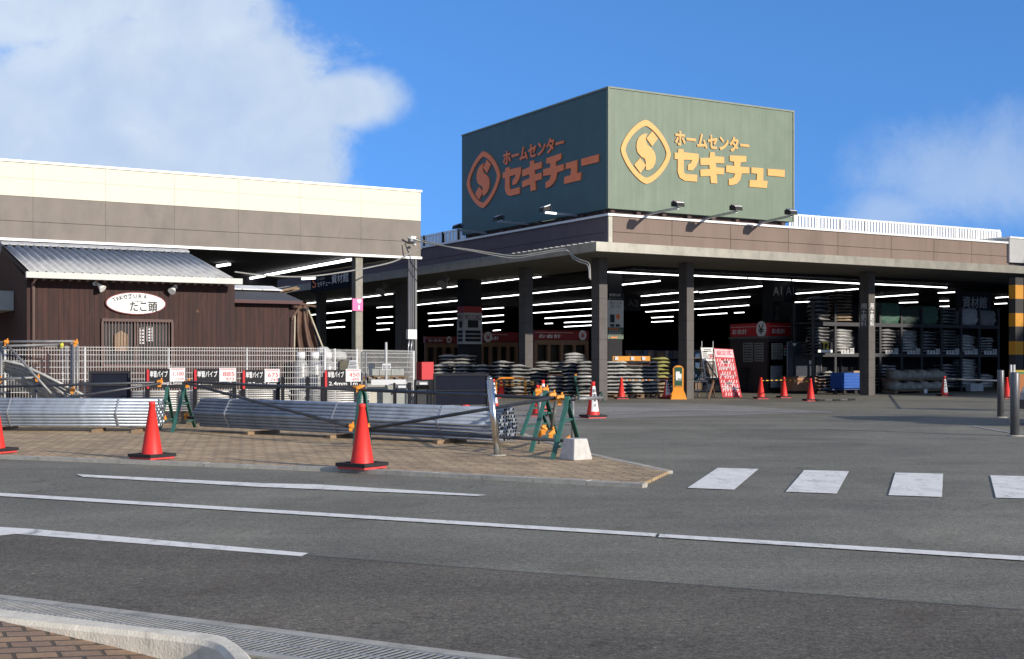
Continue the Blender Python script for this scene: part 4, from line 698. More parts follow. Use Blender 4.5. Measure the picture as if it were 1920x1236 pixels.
# ================================================================ pipe racks and price signs behind the stacks
def rack_sign(x0, xc, x1, y0, y1, cards, lab, Y, sub):
    pA, pB = D(x0, y1, Y), D(x1, y1, Y + .25); r = (pB - pA).normalized(); r.z = 0; r.normalize(); w = (Vector((pB.x, pB.y, 0)) - Vector((pA.x, pA.y, 0))).length; zt = D(x0, y0, Y).z; zb_ = D(x0, y1, Y).z; n = Vector((r.y, -r.x, 0))
    t = T('price_sign', lab, 'price sign', (pA.x, pA.y, 0), 'world'); m = MB(); b = [Vector((pA.x, pA.y, 0)) + r * u + n * v for u, v in ((0, 0), (w, 0), (w, -.03), (0, -.03))]
    m.hexa([p + Vector((0, 0, zb_ - .12)) for p in b], [p + Vector((0, 0, zt)) for p in b]); t.part('board', m, DARK)
    m = MB(); b = [Vector((pA.x, pA.y, 0)) + r * u + n * v for u, v in ((0, .006), (.045, .006), (.045, 0), (0, 0))]; m.hexa([p + Vector((0, 0, zb_ - .12)) for p in b], [p + Vector((0, 0, zt - .01)) for p in b]); t.part('red_stripe', m, RED)
    f_ = (xc - x0) / (x1 - x0); m = MB(); h = zt - zb_
    put_text(m, '単管パイプ', Vector((pA.x, pA.y, zb_ + h * .38)) + r * .06, r, w * f_ - .10, .12, 0, .05, lift=.006); put_text(m, sub, Vector((pA.x, pA.y, zb_ - .06)) + r * .08, r, w * .8, .07, 0, .03, lift=.006); t.part('lettering', m, INKW)
    m = MB(); b = [Vector((pA.x, pA.y, 0)) + r * u + n * v for u, v in ((w * f_, .012), (w, .012), (w, .002), (w * f_, .002))]; m.hexa([p + Vector((0, 0, zb_ + h * .05)) for p in b], [p + Vector((0, 0, zt + .02)) for p in b]); cd = t.part('price_card', m, CARD)
    m = MB(); cw = w * (1 - f_); p_ = Vector((pA.x, pA.y, 0)) + r * (w * f_) + n * .012; put_text(m, cards[0], p_ + r * cw * .22 + Vector((0, 0, zb_ + h * .45)), r, cw * .7, h * .33, 0, .02); put_text(m, cards[1], p_ + r * cw * .40 + Vector((0, 0, zb_ + h * .12)), r, cw * .5, h * .22, 0, .01)
    q = p_ + r * .02 + Vector((0, 0, zt - .01)) + n * .003; m.add([q, q + r * (cw - .04), q + r * (cw - .04) + Vector((0, 0, .015)), q + Vector((0, 0, .015))], [(0, 1, 2, 3)]); t.part('price', m, M('print_red', (.70, .10, .10), .5), cd)
    for u in (.02, w - .02): m = MB(); c = Vector((pA.x, pA.y, 0)) + r * u - n * .05; m.bar(c, c + Vector((0, 0, zt - .05)), .07, .07); t.part('leg', m, DARK)
    # thin pipes lying in the rack
    k_ = MB(); rg = random.Random(int(x0))
    for i in range(9):
        for j in range(3):
            c = Vector((pA.x, pA.y, .30 + i * .045)) - n * (.12 + j * .05) - r * .25; k_.tube([c, c + r * (w + .45 + rg.uniform(-.05, .05))], .017, 6)
    one('pipe_bundle', k_, M('pipe_white', (.62, .62, .59), .45, .2, var=.12, vs=8), 'thin white pipes in the rack under the ' + {'1,100': 'leftmost', '885': 'second', '675': 'third', '450': 'rightmost'}[cards[0]] + ' price sign', 'pipes', (pA.x, pA.y, .3), 'world', group='pipe racks')
rack_sign(275, 318, 347, 692, 717, ('1,100', '1,210'), 'leftmost black and red pipe price sign, beside the dark board', 23.9, '48.6mmφ2.5mm')
rack_sign(364, 411, 442, 692, 717, ('885', '973'), 'second black and red pipe price sign from the left', 24.1, '2.4mmφ48.6mmφ2')
rack_sign(455, 496, 524, 694, 718, ('675', '742'), 'third black and red pipe price sign from the left', 24.4, '42.7mm 2.4mm')
rack_sign(609, 648, 676, 694, 717, ('450', '495'), 'rightmost black and red pipe price sign, before the gas cylinders', 24.8, '2.4mm 1m')
for i, (x, y0) in enumerate(((530, 707), (577, 707), (604, 707), (236, 695), (345, 720))):
    p = D(x, y0, 24.6); m = MB(); m.bar((p.x, p.y, 0), p, .06, .06); one('rack_post', m, DARK, ['black rack post right of the 675 price card', 'black rack post between the 675 and 450 signs', 'black rack post at the left edge of the 450 sign', 'black post beside the dark board in front of the fence', 'black rack post between the first two price signs'][i], 'post', (p.x, p.y, 0), 'world', group='black rack posts')
def dark_board(x0, y0, x1, y1, Y, dY, lab):
    a, b = D(x0, y1, Y), D(x1, y1, Y + dY); r = Vector((b.x - a.x, b.y - a.y, 0)); w = r.length; r.normalize(); n = Vector((r.y, -r.x, 0)); z1 = D(x0, y0, Y).z; z0 = max(.12, D(x0, y1, Y).z - .1)
    t = T('display_board', lab, 'board', (a.x, a.y, 0), 'world'); a0 = Vector((a.x, a.y, 0))
    def bx(u0, u1, v0, v1, z0, z1): q = [a0 + r * u + n * v for u, v in ((u0, v1), (u1, v1), (u1, v0), (u0, v0))]; m.hexa([p + Vector((0, 0, z0)) for p in q], [p + Vector((0, 0, z1)) for p in q])
    m = MB(); bx(.05, w - .05, -.03, -.01, z0, z1 - .05); t.part('panel', m, M('navy_board', (.03, .035, .05), .5))
    m = MB(); bx(0, w, -.05, .02, z1 - .05, z1); bx(0, .05, -.05, .02, 0, z1 - .05); bx(w - .05, w, -.05, .02, 0, z1 - .05); bx(.05, w - .05, -.04, .015, z0 + (z1 - z0) * .45, z0 + (z1 - z0) * .45 + .025); t.part('frame', m, M('frame_charcoal', (.025, .026, .032), .7))
dark_board(166, 696, 245, 738, 24.0, .3, 'dark framed board standing before the fence behind the left pipe stack')
dark_board(813, 701, 916, 752, 29.5, .4, 'larger dark framed board standing left of the leaning steel bollard')

# building materials around the fence end
ST = M('stone_slab', (.42, .43, .39), .85, var=.12, vs=10, dirt=.2)
def wbox(nm, x0, y0, x1, y1, Y, dep, mat, lab, cat, dY=.0, grp=None, parts=None):
    a, b = D(x0, y1, Y), D(x1, y1, Y + dY); r = Vector((b.x - a.x, b.y - a.y, 0)); w = r.length; r.normalize(); n = Vector((-r.y, r.x, 0)) * dep; z0, z1 = D(x0, y1, Y).z, D(x0, y0, Y).z
    m = MB(); A = Vector((a.x, a.y, 0)); q = [A, A + r * w, A + r * w + n, A + n]; m.hexa([p + Vector((0, 0, z0)) for p in q], [p + Vector((0, 0, z1)) for p in q]); return one(nm, m, mat, lab, cat, (a.x, a.y, z0), 'world', group=grp)
m = MB()
t = T('block_pallet', 'grey stone blocks in a row on a wooden pallet behind the fence pole', 'pallet load', tuple(Vector((D(700, 720, 27.8).x, 27.8, 0))), 'world')
for x0, x1 in ((690, 711), (712, 733), (734, 755)):
    m = MB(); a, b = D(x0, 704, 27.8), D(x1, 692, 27.8); m.box(a.x, b.x, a.y, a.y + .4, a.z, b.z); t.part('stone_block', m, ST)
m = MB(); a, b = D(680, 711, 27.8), D(764, 705, 27.8); m.box(a.x, b.x, a.y - .03, a.y + .5, b.z - .03, b.z)
for i in range(5): x = a.x + (b.x - a.x) * i / 5; m.box(x, x + .08, a.y, a.y + .5, a.z - .05, b.z - .03)
t.part('pallet', m, WOODP); m = MB(); a, b = D(684, 775, 27.9), D(760, 711, 27.9); m.box(a.x, b.x, a.y, a.y + .45, 0, b.z - .06); t.part('base_blocks', m, ST)
wbox('white_panel_stack', 696, 712, 760, 722, 27.3, .25, WHITE, 'white boxed panels stacked under the pallet of stone blocks', 'boxes')
for i, (x0, x1, y0, m_) in enumerate(((678, 688, 732, ST), (692, 706, 732, M('slab_cream', (.62, .58, .46), .8)), (718, 732, 731, ST))): wbox('paving_slab', x0, y0, x1, 775, 26.6 + i * .1, .06, m_, ['grey paving slab leaning just right of the orange rack clamp', 'cream paving slab leaning left of the cone by the blocks', 'grey paving slab leaning right of the cone by the blocks'][i], 'slab', grp='leaning slabs')
for i, (x, y, w_, h_) in enumerate(((654, 676, 16, 7), (652, 684, 20, 8), (716, 682, 8, 11), (725, 682, 8, 11))):
    a = D(x, y + h_, 26.9); b = D(x + w_, y, 26.9); m = MB(); m.hexa([(a.x, a.y, a.z), (b.x, a.y, a.z), (b.x, a.y + .03, a.z), (a.x, a.y + .03, a.z)], [(a.x + .01, a.y + .05, b.z), (b.x - .01, a.y + .05, b.z), (b.x - .01, a.y + .08, b.z), (a.x + .01, a.y + .08, b.z)]); scribble(m, (a.x + .02, a.y, a.z), (1, 0, 0), (b.x - a.x) * .85, (b.z - a.z) * .8, 3, 1, seed=i)
    one('price_card', m, [CARD, INK], ['white card topmost above the 450 price sign', 'white card just above the 450 price sign', 'white card on the stone blocks left of the grey pole', 'white card on the stone blocks right of the grey pole'][i], 'price card', (a.x, a.y, a.z), 'world', group='loose price cards')
for i, x in enumerate((678, 686)): p = D(x, 660, 27.4); m = MB(); m.tube([(p.x, p.y, 0), p], .02, 6); one('stake', m, GREYM, ['thin grey stake just right of the 450 sign', 'thin grey stake left of the stone blocks'][i], 'stake', (p.x, p.y, 0), 'world', group='grey stakes')
wbox('fence_crate', 637, 677, 654, 700, 27.6, .4, M('crate_khaki', (.14, .13, .09), .8, var=.3), 'dark khaki crates stacked behind the fence beside the cards', 'crate')
wbox('toolbox', 690, 682, 700, 695, 28.0, .3, M('tool_navy', (.07, .09, .11), .6), 'small slate blue box on the stone blocks', 'box')
# black display racks holding channel covers
def disp(x0, x1, y0, Y, lab, lip):
    a, b = D(x0, 720, Y), D(x1, 720, Y); t = T('display_rack', lab, 'display rack', (a.x, a.y, 0), 'world'); zt = D(x0, y0, Y).z; m = MB()
    for x in (a.x, b.x - .05): m.box(x, x + .05, Y, Y + .05, 0, zt); m.box(x, x + .05, Y + .4, Y + .45, 0, zt)
    t.part('frame', m, DARK); m = MB(); m.box(a.x + .05, b.x - .05, Y + .02, Y + .4, zt - .12, zt - .03); t.part('shelf', m, M('rack_grey', (.16, .16, .16), .5)); m = MB(); m.box(a.x + .07, b.x - .07, Y + .05, Y + .35, .25, zt - .22); t.part('contents', m, lip)
    m = MB(); m.box((a.x + b.x) / 2 - .07, (a.x + b.x) / 2 + .1, Y, Y + .012, zt - .11, zt - .06); t.part('label_card', m, CARD)
disp(737, 768, 718, 27.2, 'black display rack with pale gratings behind the pipe stack', ST); disp(776, 809, 712, 27.6, 'black display rack with dark boxes left of the large dark board', M('dark_boxes', (.06, .06, .06), .6))
wbox('red_box', 791, 679, 813, 712, 38, .5, RED, 'bright red upright box by the store corner left of the bag stacks', 'box', .15)
wbox('notice_stand', 783, 682, 790.5, 714, 38.2, .5, REDD, 'dull red upright stand just left of the bright red box', 'stand')
# orange strip under large board
a = D(816, 758, 30); b = D(870, 750, 30); m = MB(); m.box(a.x, b.x, 30, 30.05, a.z, b.z); put_text(m, '特価 セール品', (a.x + .1, 30, a.z + .01), (1, 0, 0), .45, .07, 1, .02); one('orange_banner', m, [M('orange_board', (.85, .38, .06), .5), INKW], 'small orange and white banner below the large dark board', 'banner', (a.x, 30, a.z), 'world')

# ================================================================ PIPE STACKS
def pipe_stack(p0, p1, zs, cols, rowsn, lab, straps, seed):
    rg = random.Random(seed); p0, p1 = Vector(p0), Vector(p1); d = (p1 - p0); L_ = d.length; d.normalize(); n = Vector((-d.y, d.x, 0)).normalized();
    if n.y < 0: n = -n                                # n points away from the camera
    t = T('pipe_stack', lab, 'pipe stack', (p0.x, p0.y, 0), 'world'); r = .0302; dx = .0612; dz = .053
    m = MB(); k = 12; o = [(math.cos(2 * math.pi * i / k), math.sin(2 * math.pi * i / k)) for i in range(k)]
    ring = lambda s, rr: [(d * s + n * (c * rr) + Vector((0, 0, sn * rr))) for c, sn in o]
    v = ring(0, r) + ring(L_, r) + ring(0, r * .82) + ring(L_, r * .82) + ring(.25, r * .82) + ring(L_ - .25, r * .82)
    f = []
    for i in range(k):
        j = (i + 1) % k; f += [(i, j, k + j, k + i), (i, 2 * k + i, 2 * k + j, j), (k + i, k + j, 3 * k + j, 3 * k + i), (2 * k + i, 4 * k + i, 4 * k + j, 2 * k + j), (3 * k + i, 3 * k + j, 5 * k + j, 5 * k + i)]
    f += [tuple(4 * k + i for i in range(k)), tuple(5 * k + i for i in range(k))[::-1]]
    me_m = MB(); me_m.add(v, f); 
    me_m.sm = [(i % 5 == 0) for i in range(len(f) - 2)] + [False, False]; me_m.m = [(0 if (i % 5) < 3 else 1) for i in range(len(f) - 2)] + [1, 1]
    me = me_m.mesh('pipe', [PIPEM, INNER]); cen = []
    for row, cnt in enumerate((5, 6, 7, 8, 9, 8, 7, 6, 5)):
        for c in range(cnt): cen.append(((c - (cnt - 1) / 2) * dx + .27, zs + r + row * dz))
    cen = cen[:100]; t.o.location.z = 0
    for u, z in cen:
        ob = bpy.data.objects.new('pipe', me); COL.objects.link(ob); ob.parent = t.o; s = rg.uniform(-.03, .03); ob.location = n * (u + rg.uniform(-.001, .001)) + d * s + Vector((0, 0, z))
    R_ = 4 * dx + r + .006; zc = zs + r + 4 * dz
    for fr in straps:                                # steel band round the hexagonal bundle
        m = MB(); c = p0 + d * (L_ * fr); A = [c + n * (.27 + R_ * math.cos(R(60 * i))) + Vector((0, 0, zc - p0.z + R_ * math.sin(R(60 * i)))) for i in range(6)]
        for a_, b_ in zip(A, A[1:] + A[:1]): m.bar(a_, b_, .028, .005, up=(b_ - a_).cross(d))
        t.part('strap', m, M('strap_silver', (.45, .47, .5), .45, .5))
    return t, d, n, L_
gyx = lambda px, Y: (px - 960) / FPX * Y
sr0 = G(932, 829, .09); sl0 = G(362, 806, .09)
pipe_stack((sr0.x, sr0.y, 0), (gyx(362, 21.5), 21.5, .035), .09, 7, 12, 'long stack of galvanised scaffold pipes right of the green stands', (.17, .5, .88), 1)
pipe_stack((gyx(289, 21.4), 21.4, 0), (gyx(289, 21.4) - 5.2, 21.9, 0), .12, 7, 12, 'stack of galvanised scaffold pipes at the left picture edge', (.13, .5, .85), 2)
def sleeper(px, py, l, rot, lab):
    p = G(px, py, PZ); m = MB(); m.box(-.045, .045, -.05, l, 0, .05); m.box(-.05, .05, .3, l - .1, .0, .052); one('timber_sleeper', m, WOODP, lab, 'timber', tuple(p), 'local', rot, group='timbers under the pipe stacks')
for i, (px, py, rt) in enumerate(((10, 806, 5), (178, 811, 5), (252, 812, 5), (466, 815, -40), (620, 822, -38), (820, 832, -38))): sleeper(px, py, .62, R(rt), ['brown timber under the left pipe stack at the picture edge', 'brown timber under the middle of the left pipe stack', 'brown timber under the strapped end of the left pipe stack', 'brown timber showing its sawn end under the long pipe stack', 'dark timber under the middle of the long pipe stack', 'dark timber under the near end of the long pipe stack'][i])

# ================================================================ BARRICADE STANDS AND RAILS
def stand(f0, f1, H, lab, back=0.0, wd=.05):
    f0, f1 = Vector(f0), Vector(f1); c = (f0 + f1) / 2; r = (f1 - f0); w = r.length; r.normalize(); t = T('barricade_stand', lab, 'barricade stand', tuple(c), 'world', group='green barricade stands')
    nn = Vector((-r.y, r.x, 0)); m = MB(); tw = .085; pts = [f0]; top = c + Vector((0, 0, H)); n_ = 12
    pts += [c - r * tw + Vector((0, 0, H - tw * 1.5))]
    for i in range(1, n_): ph = math.pi * (1 - i / n_); pts.append(c + r * tw * math.cos(ph) + Vector((0, 0, H - tw * 1.5 + tw * 1.5 * math.sin(ph))))
    pts += [c + r * tw + Vector((0, 0, H - tw * 1.5)), f1]
    pts = [p + nn * back * (p.z / H) for p in pts]
    # channel section: web with two flanges
    def sweep(off, hw, hh):
        v = []
        for i, p in enumerate(pts):
            dd = (pts[min(i + 1, len(pts) - 1)] - pts[max(i - 1, 0)]).normalized(); k = nn.cross(dd).normalized(); q = p + nn * off[0] + k * off[1]
            v += [q - nn * hw - k * hh, q + nn * hw - k * hh, q + nn * hw + k * hh, q - nn * hw + k * hh]
        m.add(v, [(4 * i + a, 4 * i + (a + 1) % 4, 4 * i + 4 + (a + 1) % 4, 4 * i + 4 + a) for i in range(len(pts) - 1) for a in range(4)] + [(0, 1, 2, 3), tuple(len(v) - 4 + i for i in (3, 2, 1, 0))])
    sweep((0, 0), wd / 2, .005); sweep((-wd / 2, .014), .003, .018); sweep((wd / 2, .014), .003, .018); t.part('arch', m, STAND)
    for fz in (.18, .60):
        z = H * fz; s = 1 - (z / (H - tw * 1.5)) * (1 - 2 * tw / w); m = MB(); a = c - r * (w / 2 * s) + Vector((0, 0, z)) + nn * back * fz; b = c + r * (w / 2 * s) + Vector((0, 0, z)) + nn * back * fz; m.bar(a, b, .03, .03); t.part('crossbar', m, STAND)
    return t, c + nn * back + Vector((0, 0, H)), nn
def addclamp(t, c, ax, s=.06, mat=None): m = MB(); clamp(m, c, s, ax); t.part('clamp', m, mat or CLAMP)
def gz(x, y): return G(x, y, PZ)
S = {}
S[1] = stand(gz(299, 806), gz(327, 798), .74, 'green barricade stand just left of another stand between the two pipe stacks')
S[2] = stand(gz(322, 811), gz(366, 801), .77, 'green barricade stand at the left end of the long pipe stack')
S[3] = stand(gz(664, 836), gz(694, 833), .80, 'green barricade stand seen edge on behind the right roadside cone')
S[4] = stand(gz(1035, 862), gz(1090, 846), .76, 'nearest green barricade stand beside the concrete block')
S[5] = stand(gz(995, 848), gz(1048, 832), .80, 'green barricade stand left of the one at the concrete block')
S[6] = stand(gz(977, 817), gz(1030, 806), .70, 'farthest green barricade stand of the three at the sidewalk corner')
S[7] = stand(G(1087, 753), G(1072, 744), .78, 'teal barricade stand, left end of the small barrier before the corner column'); S[8] = stand(G(1131, 753), G(1114, 744), .78, 'teal barricade stand, right end of the small barrier before the corner column')
def rail(pts, lab, r=.0243, mat=None, nm='barricade_pipe'):
    m = MB(); m.tube(pts, r, 10); return one(nm, m, mat or BPIPE, lab, 'pipe', tuple(pts[0]), 'world', group='dark pipes of the barricade')
Y1, Y2, Y3, Y4 = S[1][1].y, S[2][1].y, S[3][1].y, S[4][1].y
rail([D(-60, 727, Y1 + .2), D(299, 717, Y1)], 'dark horizontal pipe along the top of the left pipe stack'); rail([D(-40, 772, Y1 - .3), D(301, 719, Y1 - .06)], 'dark slanting pipe crossing the left pipe stack')
rail([D(347, 716, Y2), D(672, 731, Y3)], 'dark top pipe between the left stands and the edge on stand'); rail([D(347, 718, Y2 - .07), D(658, 800, Y3 - .12)], 'dark pipe slanting down to the edge on stand')
rail([D(672, 731, Y3), D(1062, 748, Y4 + .1), D(1078, 749, Y4 + .06)], 'dark top pipe running from the edge on stand past the steel bollard'); rail([D(686, 805, Y3 - .12), D(1040, 746, Y4 + .12)], 'dark pipe slanting up from the edge on stand to the near stand')
rail([D(688, 806, Y3 + .05), D(1055, 826, Y4 + .1)], 'dark low pipe passing behind the steel bollard'); 
rail([D(1064, 749, Y4), D(1007, 731, Y4 + 2.6)], 'short dark pipe joining the tops of the corner stands'); rail([D(1084, 748, Y4 - .05), D(1128, 746, Y4 + .4)], 'short grey pipe end sticking out right of the near stand', mat=GREYM)
rail([D(352, 783, Y2 - .1), D(420, 785, Y2 - .5)], 'short low dark pipe at the second stand')
m = MB(); 
rail([D(1011, 730, 18.4), D(1012, HORIZ + (EYE - PZ) * FPX / 18.4, 18.4)], 'upright grey pipe beside the corner stands', .03, GREYM, 'upright_pipe'); rail([D(1043, 752, 17.6), D(1034, 806, 17.6)], 'upright dark pipe inside the corner stands', .028, M('pipe_olive', (.10, .10, .085), .5), 'upright_pipe')
rail([D(1074, 745, Y4 + 1), D(1074, HORIZ + (EYE - PZ) * FPX / (Y4 + 1), Y4 + 1)], 'upright grey pipe right of the near stand', .022, GREYM, 'upright_pipe')
WB = M('bar_white', (.65, .66, .64), .5)
for y, y2, lb in ((706, 706, 'white top rail of the small teal barrier'), (742, 742, 'white lower rail of the small teal barrier')):
    m = MB(); m.tube([D(1076, y, S[7][1].y), D(1119, y2, S[8][1].y)], .025, 8); one('barrier_rail', m, WB, lb, 'rail', tuple(D(1076, y, S[7][1].y)), 'world')
addclamp(S[7][0], S[7][1], (1, 0, 0), .05); addclamp(S[8][0], S[8][1], (1, 0, 0), .05)
addclamp(S[1][0], D(300, 716, Y1 - .02), (1, 0, 0), .07); addclamp(S[2][0], D(352, 717, Y2 - .02), (1, .3, 0), .07); addclamp(S[2][0], D(349, 779, Y2 - .1), (1, 0, 0), .055); addclamp(S[1][0], D(308, 785, Y1 - .12), (1, 0, 0), .055)
addclamp(S[3][0], D(672, 728, Y3), (1, 0, 0), .05); m = MB(); m.tube([D(661, 725, Y3), D(673, 727, Y3), D(684, 723, Y3)], [.012, .03, .012], 8); S[3][0].part('wing_handle', m, CLAMP)
addclamp(S[3][0], D(659, 799, Y3 - .14), (1, 0, 0), .055); addclamp(S[3][0], D(689, 801, Y3 - .1), (1, 0, 0), .05)
addclamp(S[4][0], D(1050, 746, Y4 + .1), (1, .4, 0), .07); addclamp(S[4][0], D(1036, 741, Y4 + .5), (1, .4, 0), .065); addclamp(S[4][0], D(1065, 824, Y4), (1, 0, 0), .045)
addclamp(S[5][0], D(1010, 733, 17.9), (1, .2, 0), .075); addclamp(S[5][0], D(1023, 731, 17.9), (1, .2, 0), .06); addclamp(S[5][0], D(1020, 803, 17.4), (.5, .2, -.5), .07); addclamp(S[5][0], D(1034, 812, 17.2), (1, .2, .6), .07); addclamp(S[5][0], D(1013, 812, 17.6), (1, 0, 0), .05)

# steel bollard (leaning) and concrete block
b0 = G(933, 854, PZ); t = T('steel_bollard', 'leaning stainless steel bollard on the paver sidewalk', 'bollard', tuple(b0), 'world'); b1 = D(918.5, 712, b0.y - .02)
m = MB(); m.tube([b0, b1], .043, 20); t.part('post', m, STEEL); m = MB(); m.lathe([(.11, 0), (.11, .008), (.06, .012)], tuple(b0), 20); t.part('base_plate', m, CONC); m = MB(); m.lathe([(.036, 0), (.03, .03), (.015, .03), (.015, .05)], tuple(b1), 14); t.part('cap', m, STEEL)
c = G(1076, 864, PZ); rot = R(36); m = MB(); b_, t_ = .30, .205; h_ = D(1076, 824, c.y).z - PZ
m.hexa([(0, 0, 0), (b_, 0, 0), (b_, b_, 0), (0, b_, 0)], [((b_ - t_) / 2, (b_ - t_) / 2, h_), ((b_ + t_) / 2, (b_ - t_) / 2, h_), ((b_ + t_) / 2, (b_ + t_) / 2, h_), ((b_ - t_) / 2, (b_ + t_) / 2, h_)])
o = one('concrete_block', m, BLOCKM, 'pale tapered concrete footing block at the foot of the near green stand', 'concrete block', tuple(c), 'local', rot); bv = o.modifiers.new('b', 'BEVEL'); bv.width = .012; bv.segments = 2

# ================================================================ CONES
def cone_tree(label_cone):
    root = bpy.data.objects.new('traffic_cone', None); COL.objects.link(root); root.empty_display_size = .2
    def pt(nm, m, mats): o = bpy.data.objects.new(nm, m.mesh(nm, mats)); COL.objects.link(o); o.parent = root; return o
    m = MB(); m.lathe([(.150, .022), (.150, .036), (.128, .045), (.127, .06), (.034, .66), (.040, .665), (.038, .70), (.028, .705)], (0, 0, 0), 28); pt('cone_body', m, CONE)
    m = MB(); m.box(-.19, .19, -.19, .19, 0, .024); pt('foot', m, PINKB)
    m = MB(); a = .205; 
    for x0, x1, y0, y1 in ((-a, a, -a, -.15), (-a, a, .15, a), (-a, -.15, -.15, .15), (.15, a, -.15, .15)): m.box(x0, x1, y0, y1, .026, .065)
    pt('weight', m, RUBB)
    if label_cone:
        m = MB(); n = 12; v = []
        for z in (.13, .62):
            r_ = .127 + (.034 - .127) * (z - .06) / .60 + .003; hw = R(42)
            v += [(r_ * math.cos(-math.pi / 2 - hw + 2 * hw * i / n), r_ * math.sin(-math.pi / 2 - hw + 2 * hw * i / n), z) for i in range(n + 1)]
        m.add(v, [(i, i + 1, n + 2 + i, n + 1 + i) for i in range(n)]); lb = pt('label_sleeve', m, CARD)
        m = MB(); 
        for i, ch in enumerate('駐車禁止'):
            z = .50 - i * .09; r_ = .127 + (.034 - .127) * (z - .06) / .60 + .012; put_text(m, ch, (-.03, -r_, z), (1, 0, 0), .06, .065, 0, .02, Vector((0, .15, .99)))
        q = bpy.data.objects.new('lettering', m.mesh('lettering', INK)); COL.objects.link(q); q.parent = lb
    return root
base_cone = {False: cone_tree(False), True: cone_tree(True)}; usedc = {False: False, True: False}
def cone(p, rot, lab, labelled=False, s=1.0):
    o = base_cone[labelled] if not usedc[labelled] else copy_tree(base_cone[labelled]); usedc[labelled] = True
    o.location = p; o.rotation_euler.z = rot; o.scale = (s, s, s); o['label'] = lab; o['category'] = 'traffic cone'; o['group'] = 'red traffic cones'
KZ_ = .045
cone(G(285, 860, KZ_), R(-33), 'red traffic cone on the kerb before the left pipe stack end'); cone(G(679, 878, KZ_), R(-33), 'red traffic cone on the kerb before the long pipe stack', s=1.03); cone(G(-9, 849, KZ_), R(-20), 'red traffic cone on the kerb cut by the left picture edge')
def gy(x, Y): return Vector(((x - 960) / FPX * Y, Y, 0))
cone(gy(557, 29.5), .3, 'red cone behind the long pipe stack near the gas cylinders'); cone(gy(712, 30), .5, 'red cone behind the long pipe stack beside the leaning slabs'); cone(gy(940, 42.5), .3, 'red cone beside the orange hand cart')
cone(gy(1008, 28.5), .2, 'red cone right behind the orange clamps of the corner stands'); cone(gy(1018, 31.5), .2, 'white labelled cone half hidden behind another at the corner stands', True, 1.1); cone(gy(925, 33), .4, 'white labelled cone half hidden by the leaning steel bollard', True, 1.1)
cone(gy(838, 36), .4, 'red cone low behind the large dark board'); cone(gy(872, 33), .2, 'red cone just below the right half of the dark board')
cone(gy(1081, 43.0), .1, 'red cone behind the small teal barrier'); cone(G(1112, 784), .4, 'large white labelled cone right of the corner stands', True, 1.13)
cone(G(1165, 748), .2, 'red cone in front of the white bag stacks'); cone(G(1250, 748), .3, 'white labelled cone left of the orange stand sign', True)
cone(G(1427, 748), .2, 'red cone in front of the dark checkout kiosk'); cone(G(1470, 746), .2, 'red cone between kiosk and plywood counter'); cone(G(1520, 752), .2, 'red cone before the plywood counter'); cone(G(1771, 743), .2, 'white labelled cone before the shelf of sacks', True)
cone(gy(1888, 42), .2, 'red cone half hidden between the two right bollards')
YB = M('bar_yellow', (.80, .48, .06), .5); 
def conebar(p, q, lab, mats=(YB, RUBB), n=14, r=.017):
    m = MB(); p, q = Vector(p), Vector(q)
    for i in range(n): m.tube([p.lerp(q, i / n), p.lerp(q, (i + 1) / n)], r, 7, i % 2)
    one('cone_bar', m, list(mats), lab, 'cone bar', tuple(p), 'world', group='bars between cones')
conebar(D(927, 715, 33), D(1008, 717, 29), 'upper yellow and black bar running to the cone at the corner stands'); conebar(D(927, 722, 33), D(1008, 721, 29), 'lower yellow and black bar running to the cone at the corner stands')
conebar(G(1427, 748) + Vector((0, 0, .60)), G(1470, 746) + Vector((0, 0, .60)), 'yellow and black bar between the kiosk cones', n=10); conebar(G(1470, 746) + Vector((0, 0, .60)), G(1520, 752) + Vector((0, 0, .60)), 'yellow and black bar ending at the cone by the plywood counter', n=10)
conebar(G(1530, 751, .03), G(1603, 749, .03), 'black bar lying on the asphalt right of the counter cone', (RUBB, M('bar_grey', (.1, .1, .1), .6)), 5, .03); conebar(G(1771, 743) + Vector((0, 0, .62)), D(1872, 714, 31), 'pale bar from the white cone to the right bollards', (WB, WB), 4)
conebar(G(1165, 748) + Vector((0, 0, .62)), G(1250, 748) + Vector((0, 0, .62)), 'orange and white bar between the cones before the bag stacks', (M('bar_orange', (.85, .3, .06), .5), WB), 14)

# ================================================================ BAGS
def bag_mesh(lx, ly, h, seed, mats):
    rg = random.Random(seed); nx, ny = 12, 6; v = []; ph = rg.uniform(0, 6)
    def top(i, j, s):
        u, w = i / nx * 2 - 1, j / ny * 2 - 1; e = (1 - abs(u) ** 4) ** .5 * (1 - abs(w) ** 3.5) ** .5; pin = 1 - .05 * (1 - abs(w)) * (abs(u) ** 6)
        b = .010 * math.sin(u * 5 + ph) + .006 * math.sin(w * 7 + u * 3 + ph); sag = -.034 * u * u + .012 * math.cos(u * 3 + ph)
        return (u * lx / 2 * pin, w * ly / 2 * (1 - .04 * u * u), h / 2 + s * h / 2 * e + (b + sag) * (e if s > 0 else .9))
    for s in (1, -1): v += [top(i, j, s) for j in range(ny + 1) for i in range(nx + 1)]
    K = (nx + 1) * (ny + 1); f = []; mi = []
    for j in range(ny):
        for i in range(nx):
            a = j * (nx + 1) + i; f.append((a, a + 1, a + nx + 2, a + nx + 1)); mi.append(1 if (j == 0 or j == ny - 1) or i in (0, nx - 1) or rg.random() < .10 else 0); f.append((K + a, K + a + nx + 1, K + a + nx + 2, K + a + 1)); mi.append(0)  # pale rims, dark undersides: lit tops and shaded gaps put into the colours
    m = MB(); m.add(v, f, 0, True); m.m = mi
    return m.mesh('sack', mats)
